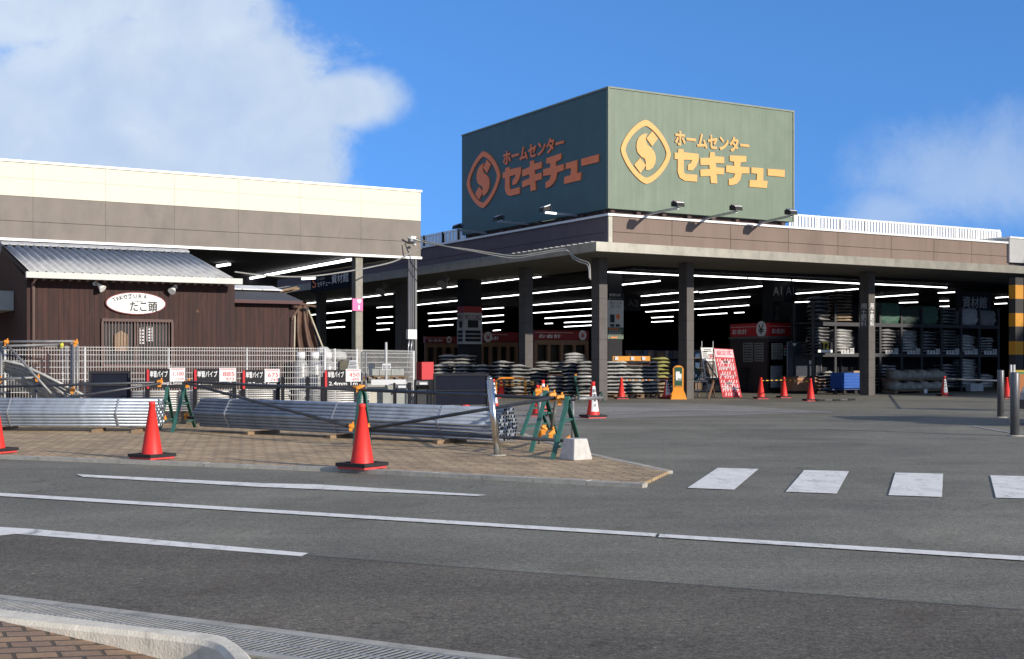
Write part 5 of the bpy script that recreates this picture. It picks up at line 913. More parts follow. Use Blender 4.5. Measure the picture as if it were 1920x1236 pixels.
KINDS = {'dark': (BGB, M('bag_dull_white', (.42, .42, .40), .5, var=.25, vs=14)), 'white': (BGB, BGW), 'grey': (BGB, BGG), 'beige': (BGB, BGT), 'yellow': (BGB, BGY), 'green': (BGN, BGG), 'blue': (BGBL, BGG), 'pale': (BGG, BGW)}
BM = {k: [bag_mesh(.78, .50, .135, i * 7 + len(k), v) for i in range(4)] for k, v in KINDS.items()}
bagc = [0]; BR = random.Random(11)
def bag(p, rot, kind, lab, grp, s=(1, 1, 1)):
    bagc[0] += 1; o = bpy.data.objects.new('sack', BR.choice(BM[kind])); COL.objects.link(o); o.location = p; o.rotation_euler = (BR.uniform(-.025, .025), BR.uniform(-.03, .03), rot); o.scale = s; props(o, lab, 'sack', grp)
def pallet(c, rot, lab, w=1.1, d=.9, z=0.0, grp='wooden pallets'):
    m = MB()
    for i in range(5): y = -d / 2 + i * (d - .1) / 4; m.box(-w / 2, w / 2, y, y + .1, .11, .13)
    for x in (-w / 2, -.05, w / 2 - .1):
        for y in (-d / 2, -.05, d / 2 - .1): m.box(x, x + .1, y, y + .1, .02, .11)
    for y in (-d / 2, -.05, d / 2 - .1): m.box(-w / 2, w / 2, y, y + .1, 0, .02)
    one('pallet', m, WOODP, lab, 'pallet', (c[0], c[1], z), 'local', rot, group=grp)
def stack(px, Y, n, kind, lab, grp, rot=0.0, z0=.13, hh=.124, s=(1, 1, 1), w=1, jit=.03, step=.5):
    if hh == .124: n = max(2, round(n * .108 / .124))
    kinds = kind if isinstance(kind, (list, tuple)) else [kind]
    for i in range(n):
        p = gy(px, Y) + Vector((BR.uniform(-jit, jit), BR.uniform(-jit, jit), z0 + i * hh)); bag(p, rot + BR.uniform(-.05, .05) + (0 if w == 1 else 0), kinds[i % len(kinds)], lab, grp, (s[0], s[1], s[2] * 1.0))
# left bay behind the first columns
G1 = 'dark sacks stacked behind the left columns'
for i, (px, n) in enumerate(((833, 9), (870, 9), (908, 9), (944, 10), (974, 9))):
    Yb = 44.2 - i * .35; stack(px, Yb, n, 'dark', 'shade-toned black and white sack in the low stacks left of the second column', G1); pallet(gy(px, Yb), .0, 'wooden pallet under the dark sack stacks left of the second column', .8, .6)
for px, n, z in ((845, 4, 1.1), (872, 3, 1.1)): stack(px, 45.6, n, 'dark', 'shade-toned black and white sack on the high back stack left of the banner', G1, z0=z, s=(1.1, 1, 1))
for px in (845, 872): stack(px, 45.6, 3, 'grey', 'dull sack low in the back stack left of the banner', G1, z0=.77)
G2 = 'sacks stacked between the second column and the corner column'
for px, n, k_, Yb in ((1010, 8, 'dark', 43.8), (1044, 6, 'dark', 43.0), (1075, 10, 'dark', 42.8), (1101, 10, 'dark', 42.4)):
    stack(px, Yb, n, k_, 'shade-toned black and white sack stacked between second column and corner column', G2); pallet(gy(px, Yb), 0, 'wooden pallet under the sacks beside the corner column', .8, .6)
a = D(1034, 702, 44.3); m = MB(); m.box(-.65, .65, 0, .7, .72, .78); m.box(-.6, -.53, .02, .1, 0, .72); m.box(.53, .6, .02, .1, 0, .72); m.box(-.6, -.53, .6, .67, 0, .72); m.box(.53, .6, .6, .67, 0, .72); one('brown_table', m, M('table_brown', (.08, .04, .03), .6), 'dark brown table under sacks left of the corner column', 'table', (a.x, a.y, 0), 'local')
for px, k_, n in ((1024, 'dark', 4), (1050, ('white', 'green', 'pale'), 4), (1078, 'pale', 5)): stack(px, 44.7 if px < 1060 else 44.4, n, k_, 'pale sack on the back stacks between second column and corner column', G2, z0=.80 if px < 1060 else 1.0, hh=.10)
# right of the corner column
G3 = 'sacks stacked right of the corner column'
for px, n, k_, Yb in ((1153, 10, 'white', 42.3), (1184, 10, 'white', 42.6), (1214, 10, 'white', 42.9)):
    stack(px, Yb, n, k_, 'shade-toned white and black sack right of the corner column', G3); pallet(gy(px, Yb), 0, 'wooden pallet under the white sacks right of the corner column', .8, .6)
stack(1237, 43.2, 4, 'beige', 'beige sack low in the stack beside the labelled cone', G3, s=(.8, 1, 1)); stack(1237, 43.2, 7, 'yellow', 'shade-toned yellow and black sack in the tall stack right of the white sacks', G3, z0=.62, s=(.85, 1, 1)); pallet(gy(1237, 43.2), 0, 'wooden pallet under the yellow sacks', .8, .6)
stack(1256, 44.4, 6, 'blue', 'blue sack behind the orange stand sign', 'blue sacks', z0=.02, s=(.9, 1, 1), hh=.115)
wbox('orange_price_board', 1149, 668, 1219, 677, 42.2, .05, M('orange_board', (.85, .38, .06), .5), 'orange price strip with white tags on top of the white sacks', 'price board')
for i, x in enumerate((1153, 1183, 1204)): wbox('price_tag', x, 669, x + 6, 675.5, 42.17, .02, CARD, ['left white tag on the orange price strip', 'middle white tag on the orange price strip', 'right white tag on the orange price strip'][i], 'tag', grp='tags on the orange strip')
m = MB(); p = D(1150, 677, 42.25); q = D(1219, 677, 42.25); 
for pp in (p, q): m.bar((pp.x, pp.y, 1.15), (pp.x, pp.y, p.z), .03, .03)
m.bar((p.x, p.y, p.z - .14), (q.x, q.y, p.z - .14), .03, .03); one('price_stand', m, M('dark_red_brown2', (.09, .03, .02), .6), 'dark stand holding the orange price strip over the sacks', 'stand', (p.x, p.y, 1.15), 'world')

# ================================================================ SHELF OF SACKS (right)
shp = loc0 = F(1590, 738, z=0); SB = shp[1] - .2
RK = M('rack_dark', (.045, .047, .052), .55, .3); cells = [1526, 1567, 1613, 1651, 1691, 1729, 1766, 1803, 1837, 1873]
sa = [F(x, 700, b=SB)[0] for x in cells]; zA, zB = F(1700, 610, b=SB)[2] - .08, F(1700, 667, b=SB)[2] - .05; zT = F(1860, 578, b=SB)[2]
sh = T('storage_rack', 'dark steel pallet rack filled with sacks along the right side', 'pallet rack', (sa[0], SB, 0))
for x in sa: m = MB(); m.box(x - .05, x + .05, SB, SB + .08, 0, zT); m.box(x - .05, x + .05, SB + 1.0, SB + 1.08, 0, zT); sh.part('upright', m, RK)
for z in (zA, zB): m = MB(); m.box(sa[0], sa[-1], SB - .02, SB + .0, z, z + .14); m.box(sa[0], sa[-1], SB + .08, SB + 1.0, z + .08, z + .13); sh.part('beam', m, RK)
m = MB(); m.box(sa[0], sa[-1], SB + 1.2, SB + 1.25, 0, zT); sh.part('back_panel', m, BLACK)
colh = {'green': 'green netted', 'grey': 'grey', 'pale': 'pale grey', 'dark': 'shade-toned black and white', 'beige': 'beige banded', 'white': 'shade-toned white and black'}
def cellstack(x0, x1, y0, z0, kind, lab, hh=.105):
    a, b = F(x0, 700, b=SB)[0], F(x1, 700, b=SB)[0]; zt = F((x0 + x1) / 2, y0, b=SB)[2]; n = max(2, int(round((zt - z0) / hh))); s = (b - a) / .80; n = min(n, 10); hh = (zt - z0) / n
    for i in range(n): p = W(((a + b) / 2 + BR.uniform(-.02, .02), SB + .35 + BR.uniform(-.03, .03), z0 + i * hh)); bag(p, TH + BR.uniform(-.03, .03), kind, lab, 'sacks on the pallet rack', (s, 1.1, hh / .115))
cn = ['first', 'second', 'third', 'fourth', 'fifth', 'sixth', 'seventh', 'eighth', 'ninth']
z_top, z_mid = zA + .14, zB + .14
cellstack(1570, 1605, 546, z_top, 'beige', 'beige banded sack on the top shelf left of the lettered column')
cellstack(1531, 1562, 556, z_top, 'grey', 'dark grey sack on the top shelf at the left end of the rack', .16)
for x0, x1, y0, k_, nm in ((1766, 1800, 578, 'grey', 'seventh'),): cellstack(x0, x1, y0, z_top, k_, 'grey sack on the top shelf right of the green netted loads', .13)
def wrapped(x0, x1, y0, z0, mat, lab, b0=.05, dep=.8):
    a, b = F(x0, 700, b=SB)[0], F(x1, 700, b=SB)[0]; zt = F((x0 + x1) / 2, y0, b=SB)[2]; m = MB(); n, k_ = 10, 8; v = []
    for j in range(k_ + 1):
        z = z0 + (zt - z0) * j / k_
        for i in range(n): 
            u = i / (n - 1); bulge = .03 * math.sin(j * 2.1 + i * 1.3) + .02 * math.sin(j * 5 + i); e = .05 if j in (0, k_) else 0
            v.append((a + e + (b - a - 2 * e) * u, SB + b0 + e + bulge + .02 * (u - .5) ** 2 * 4, z + .012 * math.sin(i * 1.7 + j)))
    o = len(v); v += [(a, SB + b0 + dep, z0), (b, SB + b0 + dep, z0), (b, SB + b0 + dep, zt), (a, SB + b0 + dep, zt)]
    f = [(j * n + i, j * n + i + 1, (j + 1) * n + i + 1, (j + 1) * n + i) for j in range(k_) for i in range(n - 1)]
    f += [tuple([k_ * n + i for i in range(n)] + [o + 2, o + 3])]; f += [tuple([j * n for j in range(k_ + 1)][::-1] + [o, o + 3][::1])] + [tuple([j * n + n - 1 for j in range(k_ + 1)] + [o + 2, o + 1])]
    m.add(v, f, 0, True); m.sm[-3:] = [False] * 3; one('netted_load', m, mat, lab, 'netted load', (a, SB + b0, z0))
GNET = M('green_net', (.050, .120, .082), .7, var=.35, vs=14, bmp=.5, bs=60); GNET2 = M('green_net_dark', (.025, .05, .04), .7, var=.3, vs=14, bmp=.5, bs=60); GRW = M('grey_wrap', (.19, .195, .20), .5, var=.35, vs=9, bmp=.3, bs=30); GRW2 = M('grey_wrap_light', (.34, .35, .36), .5, var=.3, vs=9, bmp=.3, bs=30)
wrapped(1653, 1690, 568, z_top, GNET, 'bright green netted load on the top shelf right of the lettered column'); wrapped(1693, 1726, 576, z_top, GNET2, 'very dark green netted load on the top shelf'); wrapped(1731, 1761, 574, z_top, GNET, 'muted green netted load on the top shelf beside grey sacks')
wrapped(1805, 1835, 578, z_top, GRW2, 'pale grey wrapped load on the top shelf, second from the right end'); wrapped(1839, 1869, 582, z_top, GRW, 'dark grey wrapped load at the right end of the top shelf')
for x0, x1, y0, k_, o_ in ((1530, 1563, 613, 'grey', 'behind the yellow numeral card'), (1571, 1605, 618, 'pale', 'left of the lettered column'), (1655, 1687, 618, 'grey', 'just right of the lettered column'), (1694, 1727, 619, 'pale', 'third from the lettered column'), (1732, 1762, 622, 'grey', 'below the muted green load'), (1769, 1799, 620, 'grey', 'below the top shelf grey sacks'), (1805, 1835, 629, 'pale', 'below the pale wrapped load'), (1840, 1869, 633, 'white', 'at the right end')):
    cellstack(x0, x1, y0, z_mid, k_, colh[k_] + ' sack on the middle shelf ' + o_, .12)
for x0, x1, y0, k_, o_ in ((1549, 1567, 697, 'white', 'beside the plywood counter'), (1655, 1688, 685, 'white', 'just right of the lettered column'), (1769, 1799, 684, 'grey', 'behind the pale pallet load'), (1805, 1837, 674, 'pale', 'over the white crate'), (1842, 1869, 703, 'pale', 'at the right end')):
    cellstack(x0, x1, y0, .12, k_, colh[k_] + ' sack on the floor row ' + o_, .12)
# price cards along the middle shelf
for i, x in enumerate((1577, 1660, 1701, 1738, 1774, 1809, 1845)):
    q0, q1 = F(x, 651, b=SB - .03), F(x + 24, 662, b=SB - .03); m = MB(); w = q1[0] - q0[0]; zc = zB + .13
    for k_ in range(3): m.box(q0[0] + w * (.0 + k_ * .22), q0[0] + w * (.16 + k_ * .22), SB - .04, SB - .03, zc, zc + .14)
    m.box(q0[0] + w * .68, q0[0] + w, SB - .04, SB - .03, zc, zc + .20); scribble(m, (q0[0] + w * .70, SB - .04, zc + .02), TR, w * .26, .15, 3, 1, seed=i); m.box(q0[0], q0[0] + w, SB - .03, SB - .022, zc - .02, zc + .02)
    one('price_card', m, [M('card_dim', (.55, .55, .53), .6), INK], ['price cards on the middle shelf left of the lettered column', 'price cards on the middle shelf just right of the lettered column', 'price cards on the middle shelf under the darkest green load', 'price cards on the middle shelf under the muted green load', 'price cards on the middle shelf under the grey top sacks', 'price cards on the middle shelf, second set from the right end', 'price cards at the right end of the middle shelf'][i], 'price cards', (q0[0], SB, zc), group='price cards on the pallet rack')
# numeral card
q0, q1 = F(1534, 661, b=SB - .3), F(1561, 642, b=SB - .3); t = T('numeral_card', 'tilted card with yellow letters T2 over white at the rack left end', 'card', (q0[0], SB - .3, q0[2])); m = MB(); m.box(q0[0], q1[0], SB - .3, SB - .28, q0[2], q0[2] + .1); t.part('white_strip', m, CARD); m = MB(); m.box(q0[0] + .12, q1[0], SB - .3, SB - .28, q0[2] + .1, q1[2]); t.part('black_card', m, DARK)
m = MB(); put_text(m, 'T2', (q0[0] + .2, SB - .3, q0[2] + .13), TR, .34, .26, 0, .04); t.part('lettering', m, M('yellow_print', (.8, .6, .05), .5))
# floor items
t = T('crate_stack', 'blue plastic crates stacked on a low trolley left of the lettered column', 'crates', tuple(F(1579, 730, b=SB - .8))); qa, qb = F(1579, 700, b=SB - .8)[0], F(1613, 700, b=SB - .8)[0]; BL = M('crate_blue', (.012, .10, .42), .45, var=.15, vs=8)
for i in range(5):
    m = MB(); z = .24 + i * .115; m.box(qa, qb, SB - .8, SB - .2, z, z + .085); m.box(qa - .015, qb + .015, SB - .815, SB - .185, z + .085, z + .11); t.part('crate', m, BL)
m = MB(); m.box(qa - .5, qb + .05, SB - .8, SB - .2, .17, .21); t.part('deck', m, M('trolley_blue', (.02, .05, .16), .5)); 
for x in (qa - .3, qa + .15, qb - .2): m = MB(); m.tube([(x, SB - .79, .08), (x, SB - .74, .08)], .08, 12); t.part('wheel', m, RUBB)
q = F(1601, 698, b=SB - .1); m = MB(); m.box(q[0], q[0] + .3, SB - .1, SB + .2, q[2] - .2, q[2] + .05); one('cardboard_box', m, M('card', (.40, .28, .17), .8), 'brown cardboard box above the blue crates', 'box', (q[0], SB - .1, q[2] - .2))
t = T('pallet_load', 'long low load of pale bundled sacks on pallets right of the lettered column', 'pallet load', tuple(F(1676, 737, b=SB - .7))); qa, qb = F(1677, 700, b=SB - .9)[0], F(1772, 700, b=SB - .9)[0]
for z0, z1, da in ((.14, .42, 0), (.55, .83, .15)):
    m = MB(); n = 26; v = []
    for i in range(n + 1):
        u = i / n; x = qa + da + (qb - qa - da) * u; w = .05 * math.sin(i * .9) + .03 * math.sin(i * 2.3 + z0 * 9)
        v += [(x, SB - .95 + w * .5, z0), (x, SB - .98 + w, (z0 + z1) / 2), (x, SB - .9 + w * .4, z1 + w), (x, SB - .3, z1 + .05 + w), (x, SB - .3, z0)]
    m.add(v, [(5 * i + k_, 5 * i + 5 + k_, 5 * i + 5 + (k_ + 1) % 5, 5 * i + (k_ + 1) % 5) for i in range(n) for k_ in range(5)] + [(0, 1, 2, 3, 4), tuple(5 * n + k_ for k_ in (4, 3, 2, 1, 0))], 0, True); t.part('sack_layer', m, M('bundle_pale', (.30, .29, .245), .7, var=.4, vs=6, bmp=.6, bs=25, dirt=.4))
for z in (.02, .44): m = MB(); m.box(qa - .02, qb, SB - .95, SB - .25, z + .07, z + .1); m.box(qa, qa + .15, SB - .93, SB - .3, z, z + .07); m.box((qa + qb) / 2, (qa + qb) / 2 + .15, SB - .93, SB - .3, z, z + .07); m.box(qb - .2, qb - .05, SB - .93, SB - .3, z, z + .07); t.part('pallet', m, WOODP)
q0, q1 = F(1811, 732, b=SB - .06), F(1835, 719, b=SB - .06); m = MB(); m.box(q0[0], q1[0], SB - .3, SB - .05, .02, q1[2]); one('white_crate', m, M('crate_white', (.45, .46, .46), .5), 'white plastic crate on the floor before the rack', 'crate', (q0[0], SB - .3, .02))
m = MB(); q0 = F(1733, 738, b=SB - 1.1); m.box(q0[0], q0[0] + .17, SB - 1.1, SB - 1.08, 0, .16); one('floor_card', m, CARD, 'small white card standing before the pale pallet load', 'card', (q0[0], SB - 1.1, 0))
# hanging sign of the materials hall
q0, q1 = F(1805, 577, b=SB + .2), F(1850, 557, b=SB + .2); t = T('hall_sign', 'black hanging sign with grey characters for the materials hall at right', 'sign', (q0[0], SB + .2, q0[2])); m = MB(); m.box(q0[0] - .3, q1[0] + .3, SB + .2, SB + .3, q0[2] - .15, q1[2] + .2); t.part('board', m, BLACK)
m = MB(); put_text(m, '資材館', (q0[0], SB + .2, q0[2]), TR, q1[0] - q0[0], q1[2] - q0[2], 0, .03); t.part('lettering', m, M('letter_grey', (.32, .33, .35), .5))
# aisle sign A1 / A1
q = acol; t = T('aisle_sign', 'black aisle sign reading A1 on both faces over the kiosk', 'sign', tuple(F(1462, 552, Y=49.5))); c_ = F(1470, 552, Y=49.5); zz0, zz1 = F(1470, 553, Y=49.5)[2], F(1470, 537, Y=49.5)[2]
m = MB(); m.box(c_[0], c_[0] + .62, c_[1], c_[1] + .72, zz0 - .25, zz1 + .15); t.part('box', m, DARK); m = MB(); put_text(m, 'A1', (c_[0] + .1, c_[1], zz0), TR, .42, zz1 - zz0, 0, .0); t.part('lettering', m, M('letter_dim', (.30, .31, .33), .5)); m = MB(); put_text(m, 'A1', (c_[0], c_[1] + .62, zz0), TL, .5, zz1 - zz0, 0, .0); t.part('lettering', m, M('letter_dimmer', (.30, .31, .34), .5))
c_ = F(1172, 574, Y=58); t = T('aisle_sign', 'dark aisle sign reading A2 deep in the store right of the point card banner', 'sign', tuple(c_)); m = MB(); m.box(c_[0], c_[0] + .9, c_[1], c_[1] + .1, c_[2] - .2, c_[2] + .5); t.part('box', m, DARK); m = MB(); put_text(m, 'A2', (c_[0] + .15, c_[1], c_[2]), TR, .6, .3, 0, 0); t.part('lettering', m, M('letter_dark', (.12, .12, .14), .5))
m = MB(); c_ = F(1453, 602, Y=50.3); 
for i, ch in enumerate('用土肥料'): put_text(m, ch, (c_[0], c_[1], F(1453, 584 + i * 10, Y=50.3)[2]), TR, .2, .18, 0, .01)
one('column_characters', m, M('letter_dark', (.12, .12, .14), .5), 'faint column of characters on the dark inner column above the kiosk', 'lettering', tuple(c_))

# ================================================================ KIOSK
kc = F(1441, 737, z=0); KA, KB_ = kc[0], kc[1]; k1a = F(1503, 700, b=KB_)[0]; k0b = F(1369, 700, a=KA)[1]; z0s, z1s = F(1441, 629, a=KA)[2], F(1441, 605.5, a=KA)[2]
ks = T('checkout_kiosk', 'dark corner kiosk with red checkout signs and paper notices', 'kiosk', (KA, KB_, 0)); KM = M('kiosk_brown', (.060, .042, .040), .6)
m = MB(); m.box(KA, k1a - .35, KB_, KB_ + .08, 0, .55); m.box(KA, k1a - .35, KB_, KB_ + .08, 2.0, z0s - .12); m.box(KA, KA + .1, KB_ + .08, KB_ + .2, 0, z0s - .12); m.box(KA, KA + .08, KB_ + .2, k0b, 0, 1.0); m.box(KA, KA + .08, KB_ + .2, k0b, 1.0, z0s - .12); m.box(k1a - .45, k1a - .35, KB_, KB_ + .08, .55, 2.0); m.box(KA + .5, k1a - .4, KB_ + 1.2, KB_ + 1.25, 0, 2.2); ks.part('wall', m, KM)
m = MB(); m.box(KA - .08, k1a + .05, KB_ - .08, k0b, z0s - .12, z0s - .03); ks.part('canopy', m, M('kiosk_canopy', (.15, .14, .13), .6))
sp = ks.part('sign_front', (lambda m: m.box(KA, k1a, KB_ - .05, KB_ + .1, z0s - .02, z1s))(MB()), RED); sd = ks.part('sign_side', (lambda m: m.box(KA - .0, KA + .1, KB_ + .1, k0b, z0s - .02, z1s))(MB()), RED)
hS = z1s - z0s
def kaikei(tp, parent, p, r, w, h, circ_at, cr, dull=False):
    m = MB(); r = Vector(r); put_text(m, 'お会計', Vector(p) + r * w * .07 + Vector((0, 0, h * .15)), r, w * .40, h * .42, 0, .04, lift=.008); tp.part('lettering', m, INKW, parent)
    n = r.cross(Vector((0, 0, 1))); c = Vector(p) + r * w * circ_at + Vector((0, 0, h * .5)) + n * .02; m = MB(); m.disc(c, cr, cr * 1.12, r, .018, 28); tp.part('disc', m, INKW, parent)
    m = MB(); put_text(m, '¥', c - r * cr * .55 - Vector((0, 0, cr * .65)), r, cr * 1.1, cr * 1.3, 0, .02, lift=.006); tp.part('yen_mark', m, RED if not dull else INK, parent)
    m = MB(); q = Vector(p) + n * .006 + Vector((0, 0, h * .72)); m.add([q, q + r * w * .7, q + r * w * .7 + Vector((0, 0, .015)), q + Vector((0, 0, .015))], [(0, 1, 2, 3)]); tp.part('white_line', m, INKW, parent)
kaikei(ks, sp, (KA, KB_ - .05, z0s), TR, k1a - KA, hS, .80, .27); kaikei(ks, sd, (KA, k0b, z0s), TL, k0b - KB_ - .1, hS, .86, .29, True)
def paper(tp, p, r, w, h, seed, mat=None, rows_=7, nm='notice'):
    m = MB(); r = Vector(r); n = r.cross(Vector((0, 0, 1))) * .01; p = Vector(p); q = [p + n, p + n + r * w, p + r * w, p]; m.hexa(q, [v + Vector((0, 0, h)) for v in q]); scribble(m, p + n + r * w * .08, r, w * .86, h * .95, rows_, 1, seed=seed); return tp.part(nm, m, [mat or CARD, INK])
for i, (x0, x1, y0, y1) in enumerate(((1394, 1412, 643, 679), (1415, 1432, 643, 678))):
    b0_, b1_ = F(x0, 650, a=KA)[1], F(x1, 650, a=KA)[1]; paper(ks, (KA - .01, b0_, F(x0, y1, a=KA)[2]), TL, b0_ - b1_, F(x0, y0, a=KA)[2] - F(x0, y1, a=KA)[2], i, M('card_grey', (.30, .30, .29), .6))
q0, q1 = F(1446, 674, b=KB_), F(1467, 644, b=KB_); paper(ks, (q0[0], KB_ - .01, q0[2]), TR, q1[0] - q0[0], q1[2] - q0[2], 5, M('card_cream', (.62, .61, .5), .6), 10)
q0, q1 = F(1469, 667, b=KB_), F(1479, 648, b=KB_); pp = paper(ks, (q0[0], KB_ - .02, q0[2]), TR, q1[0] - q0[0], q1[2] - q0[2], 7, CARD, 3); m = MB(); m.box(q0[0], q1[0], KB_ - .034, KB_ - .031, q1[2] - .1, q1[2] - .01); ks.part('red_header', m, RED, pp)
m = MB(); q0, q1 = F(1445, 727, b=KB_ - .3), F(1465, 686, b=KB_ - .3); m.box(q0[0], q1[0], KB_ - .35, KB_ - .3, q0[2], q1[2]); one('white_door_panel', m, M('panel_ice', (.30, .33, .35), .35, var=.2, vs=4), 'pale steel cabinet door below the kiosk notices', 'panel', (q0[0], KB_ - .35, q0[2]))
# shopping trolleys row: dark cage
t = T('trolley_row', 'row of dark shopping trolleys nested in front of the kiosk side', 'trolleys', tuple(F(1386, 738, z=0))); cM = M('trolley_dark', (.035, .035, .04), .4, .5)
for i in range(5):
    q = F(1390 + i * 11, 736, z=0); m = MB(); x, y = q[0], q[1]
    for dx_ in (0, .42):
        m.bar((x + dx_, y, .15), (x + dx_, y, .95), .025, .025); m.bar((x + dx_, y, .9), (x + dx_, y + .8, .75), .02, .02); m.bar((x + dx_, y, .5), (x + dx_, y + .7, .5), .02, .02); m.bar((x + dx_, y, .15), (x + dx_, y + .8, .12), .025, .025)
    m.bar((x, y, .95), (x + .42, y, .95), .03, .03)
    for k_ in range(6): m.bar((x + k_ * .084, y, .5), (x + k_ * .084, y, .92), .008, .008)
    m.tube([(x, y - .02, .06), (x, y + .02, .06)], .06, 10); m.tube([(x + .42, y - .02, .06), (x + .42, y + .02, .06)], .06, 10); t.part('trolley', m, cM)
# panel and plywood counter
q0, q1 = F(1475, 640, b=KB_ + .9), F(1526, 571, b=KB_ + .9); m = MB(); m.box(q0[0], q1[0], KB_ + .9, KB_ + .96, 0, q1[2]); m.box(q1[0] - .03, q1[0] + .02, KB_ + .87, KB_ + .9, 0, q1[2], 1); one('partition_panel', m, [M('partition_grey', (.075, .075, .07), .6), M('edge_pale', (.35, .35, .33), .5)], 'plain dark grey partition panel behind the kiosk right end', 'partition', (q0[0], KB_ + .9, 0))
cb = KB_ - 1.4; q0, q1 = F(1487, 740, b=cb), F(1549, 707, b=cb); t = T('plywood_counter', 'brown plywood counter with glass screen on top', 'counter', (q0[0], cb, 0)); m = MB(); m.box(q0[0], q1[0], cb, cb + .7, .1, q1[2]); t.part('cabinet', m, PLY)
m = MB(); m.box(q0[0] - .1, q1[0] + .02, cb - .04, cb + .75, q1[2], q1[2] + .05); t.part('worktop', m, M('top_dark', (.08, .08, .08), .5)); m = MB(); m.box(q0[0] + .02, q1[0] - .02, cb + .05, cb + .6, 0, .1); t.part('plinth', m, RUBB)
gx0, gx1 = F(1479, 700, b=cb)[0], F(1546, 700, b=cb)[0]; zg = F(1500, 641, b=cb)[2]; m = MB(); m.box(gx0, gx1 - .08, cb + .1, cb + .12, q1[2] + .05, zg); gl = t.part('screen', m, M('screen_tint', (.055, .06, .075), .15, var=.1))
m = MB(); 
for x in (gx0, F(1525, 700, b=cb)[0], gx1 - .1): m.box(x, x + .02, cb + .07, cb + .1, q1[2] + .05, zg)
m.box(gx0, gx1 - .1, cb + .07, cb + .1, zg - .03, zg); t.part('frame', m, M('frame_alu', (.25, .25, .25), .4, .6), gl)
qq = F(1517, 680, b=cb + .06); m = MB(); m.box(qq[0], qq[0] + .15, cb + .05, cb + .065, qq[2] - .06, qq[2] + .09); t.part('sticker', m, CARD, gl); qq = F(1486, 644, b=cb + .06); m = MB(); m.prism([(qq[0], cb + .05, qq[2]), (qq[0] + .2, cb + .05, qq[2]), (qq[0] + .08, cb + .05, qq[2] - .12)], (0, .01, 0)); t.part('sticker', m, CARD, gl)

# ================================================================ SIGNS BEFORE THE STORE
def lean_board(c0, c1, c2, c3, Y, lab, nm, mat, deco):   # TL TR BR BL pixels, leaning back
    h0 = EYE - (c3[1] - HORIZ) / FPX * Y; Yt = Y + .35
    A = [D(*c3, Y), D(*c2, Y + .1), D(*c1, Yt + .1), D(*c0, Yt)]; A[0].z = max(A[0].z, .02); A[1].z = A[0].z
    t = T(nm, lab, 'sign board', tuple(Vector((A[0].x, A[0].y, 0))), 'world'); n = (A[1] - A[0]).cross(A[3] - A[0]).normalized(); m = MB(); m.prism(A, -n * .03); t.part('panel', m, mat); deco(t, A, n)
    m = MB(); 
    for p in (A[2], A[3]): m.bar(p - n * .02, Vector((p.x, p.y + .35, 0)), .03, .03)
    t.part('leg', m, WOODP)
def uv(A, u, v): return A[0].lerp(A[1], u).lerp(A[3].lerp(A[2], u), v)
def quad(m, A, u0, u1, v0, v1, n, mi=0, o=.004, sk=0): m.add([uv(A, u0, v0) + n * o, uv(A, u1, v0) + n * o, uv(A, u1 + sk, v1) + n * o, uv(A, u0 + sk, v1) + n * o], [(0, 1, 2, 3)], mi)
def deco_red(t, A, n):
    m = MB(); quad(m, A, .02, .98, .82, .985, n, 0); quad(m, A, .25, .72, .69, .75, n, 0, .007); quad(m, A, .25, .7, .25, .31, n, 0, .007)
    rg = random.Random(4)
    for row in range(9):
        v = .03 + row * .087
        if row in (0, 4): 
            pass
        for k_ in range(7): u = .04 + k_ * .13 + rg.uniform(-.01, .01); quad(m, A, u, u + .055, v, v + .065, n, 0 if (row + k_) % 5 else 1, .0045, .05)
    t.part('stripes', m, [M('pink_white', (.82, .55, .55), .5), M('deep_red', (.35, .01, .03), .5)])
    r = (A[1] - A[0]).normalized(); up = (A[3] - A[0]).normalized(); m = MB(); w = (A[1] - A[0]).length
    put_text(m, '組立式', uv(A, .12, .86) + n * .006, r, w * .75, .16, 0, .02, up); put_text(m, '物置', uv(A, .36, .695) + n * .009, r, w * .26, .09, 1, .02, up); put_text(m, '取扱中', uv(A, .3, .255) + n * .009, r, w * .34, .09, 1, .02, up); t.part('lettering', m, [M('print_pink', (.8, .12, .16), .5), INK])
    m = MB(); put_text(m, '20,000 円引き', uv(A, .08, .56) + n * .009, r, w * .84, .13, 0, .03, up); put_text(m, 'OPEN SALE', uv(A, .08, .15) + n * .009, r, w * .84, .12, 0, .04, up); put_text(m, 'アウトレット', uv(A, .08, .40) + n * .009, r, w * .84, .13, 0, .03, up); t.part('headline', m, INKW)
lean_board((1338, 653), (1374, 655), (1391, 744), (1355, 745), 42.0, 'tall pink and red striped sale board leaning beside the kiosk', 'sale_board', RED, deco_red)
def deco_white(t, A, n):
    r = (A[1] - A[0]).normalized(); up = (A[3] - A[0]).normalized(); m = MB(); quad(m, A, .08, .95, .02, .55, n, 0); 
    rg = random.Random(9)
    for i in range(14): u, v = rg.uniform(.1, .75), rg.uniform(.06, .48); quad(m, A, u, u + rg.uniform(.08, .2), v, v + .05, n, rg.choice((1, 2, 3)), .006)
    t.part('photo_print', m, [M('print_dark', (.10, .085, .075), .5), M('print_tan', (.4, .26, .12), .5), OFFW, M('print_grey', (.25, .24, .23), .5)])
    m = MB(); w = (A[1] - A[0]).length; put_text(m, 'OPEN', uv(A, .50, .60) + n * .006, r, w * .45, .20, 0, .02, up); scribble(m, uv(A, .08, .60) + n * .004, r, w * .38, .3, 4, 1, up, .004, 3); scribble(m, uv(A, .2, .84) + n * .004, r, w * .6, .12, 2, 1, up, .004, 5); t.part('lettering', m, [INKR, INK])
lean_board((1314, 652), (1338, 652), (1346, 712), (1322, 708), 42.9, 'white notice board with photo print left of the pink sale board', 'notice_board', WHITE, deco_white)
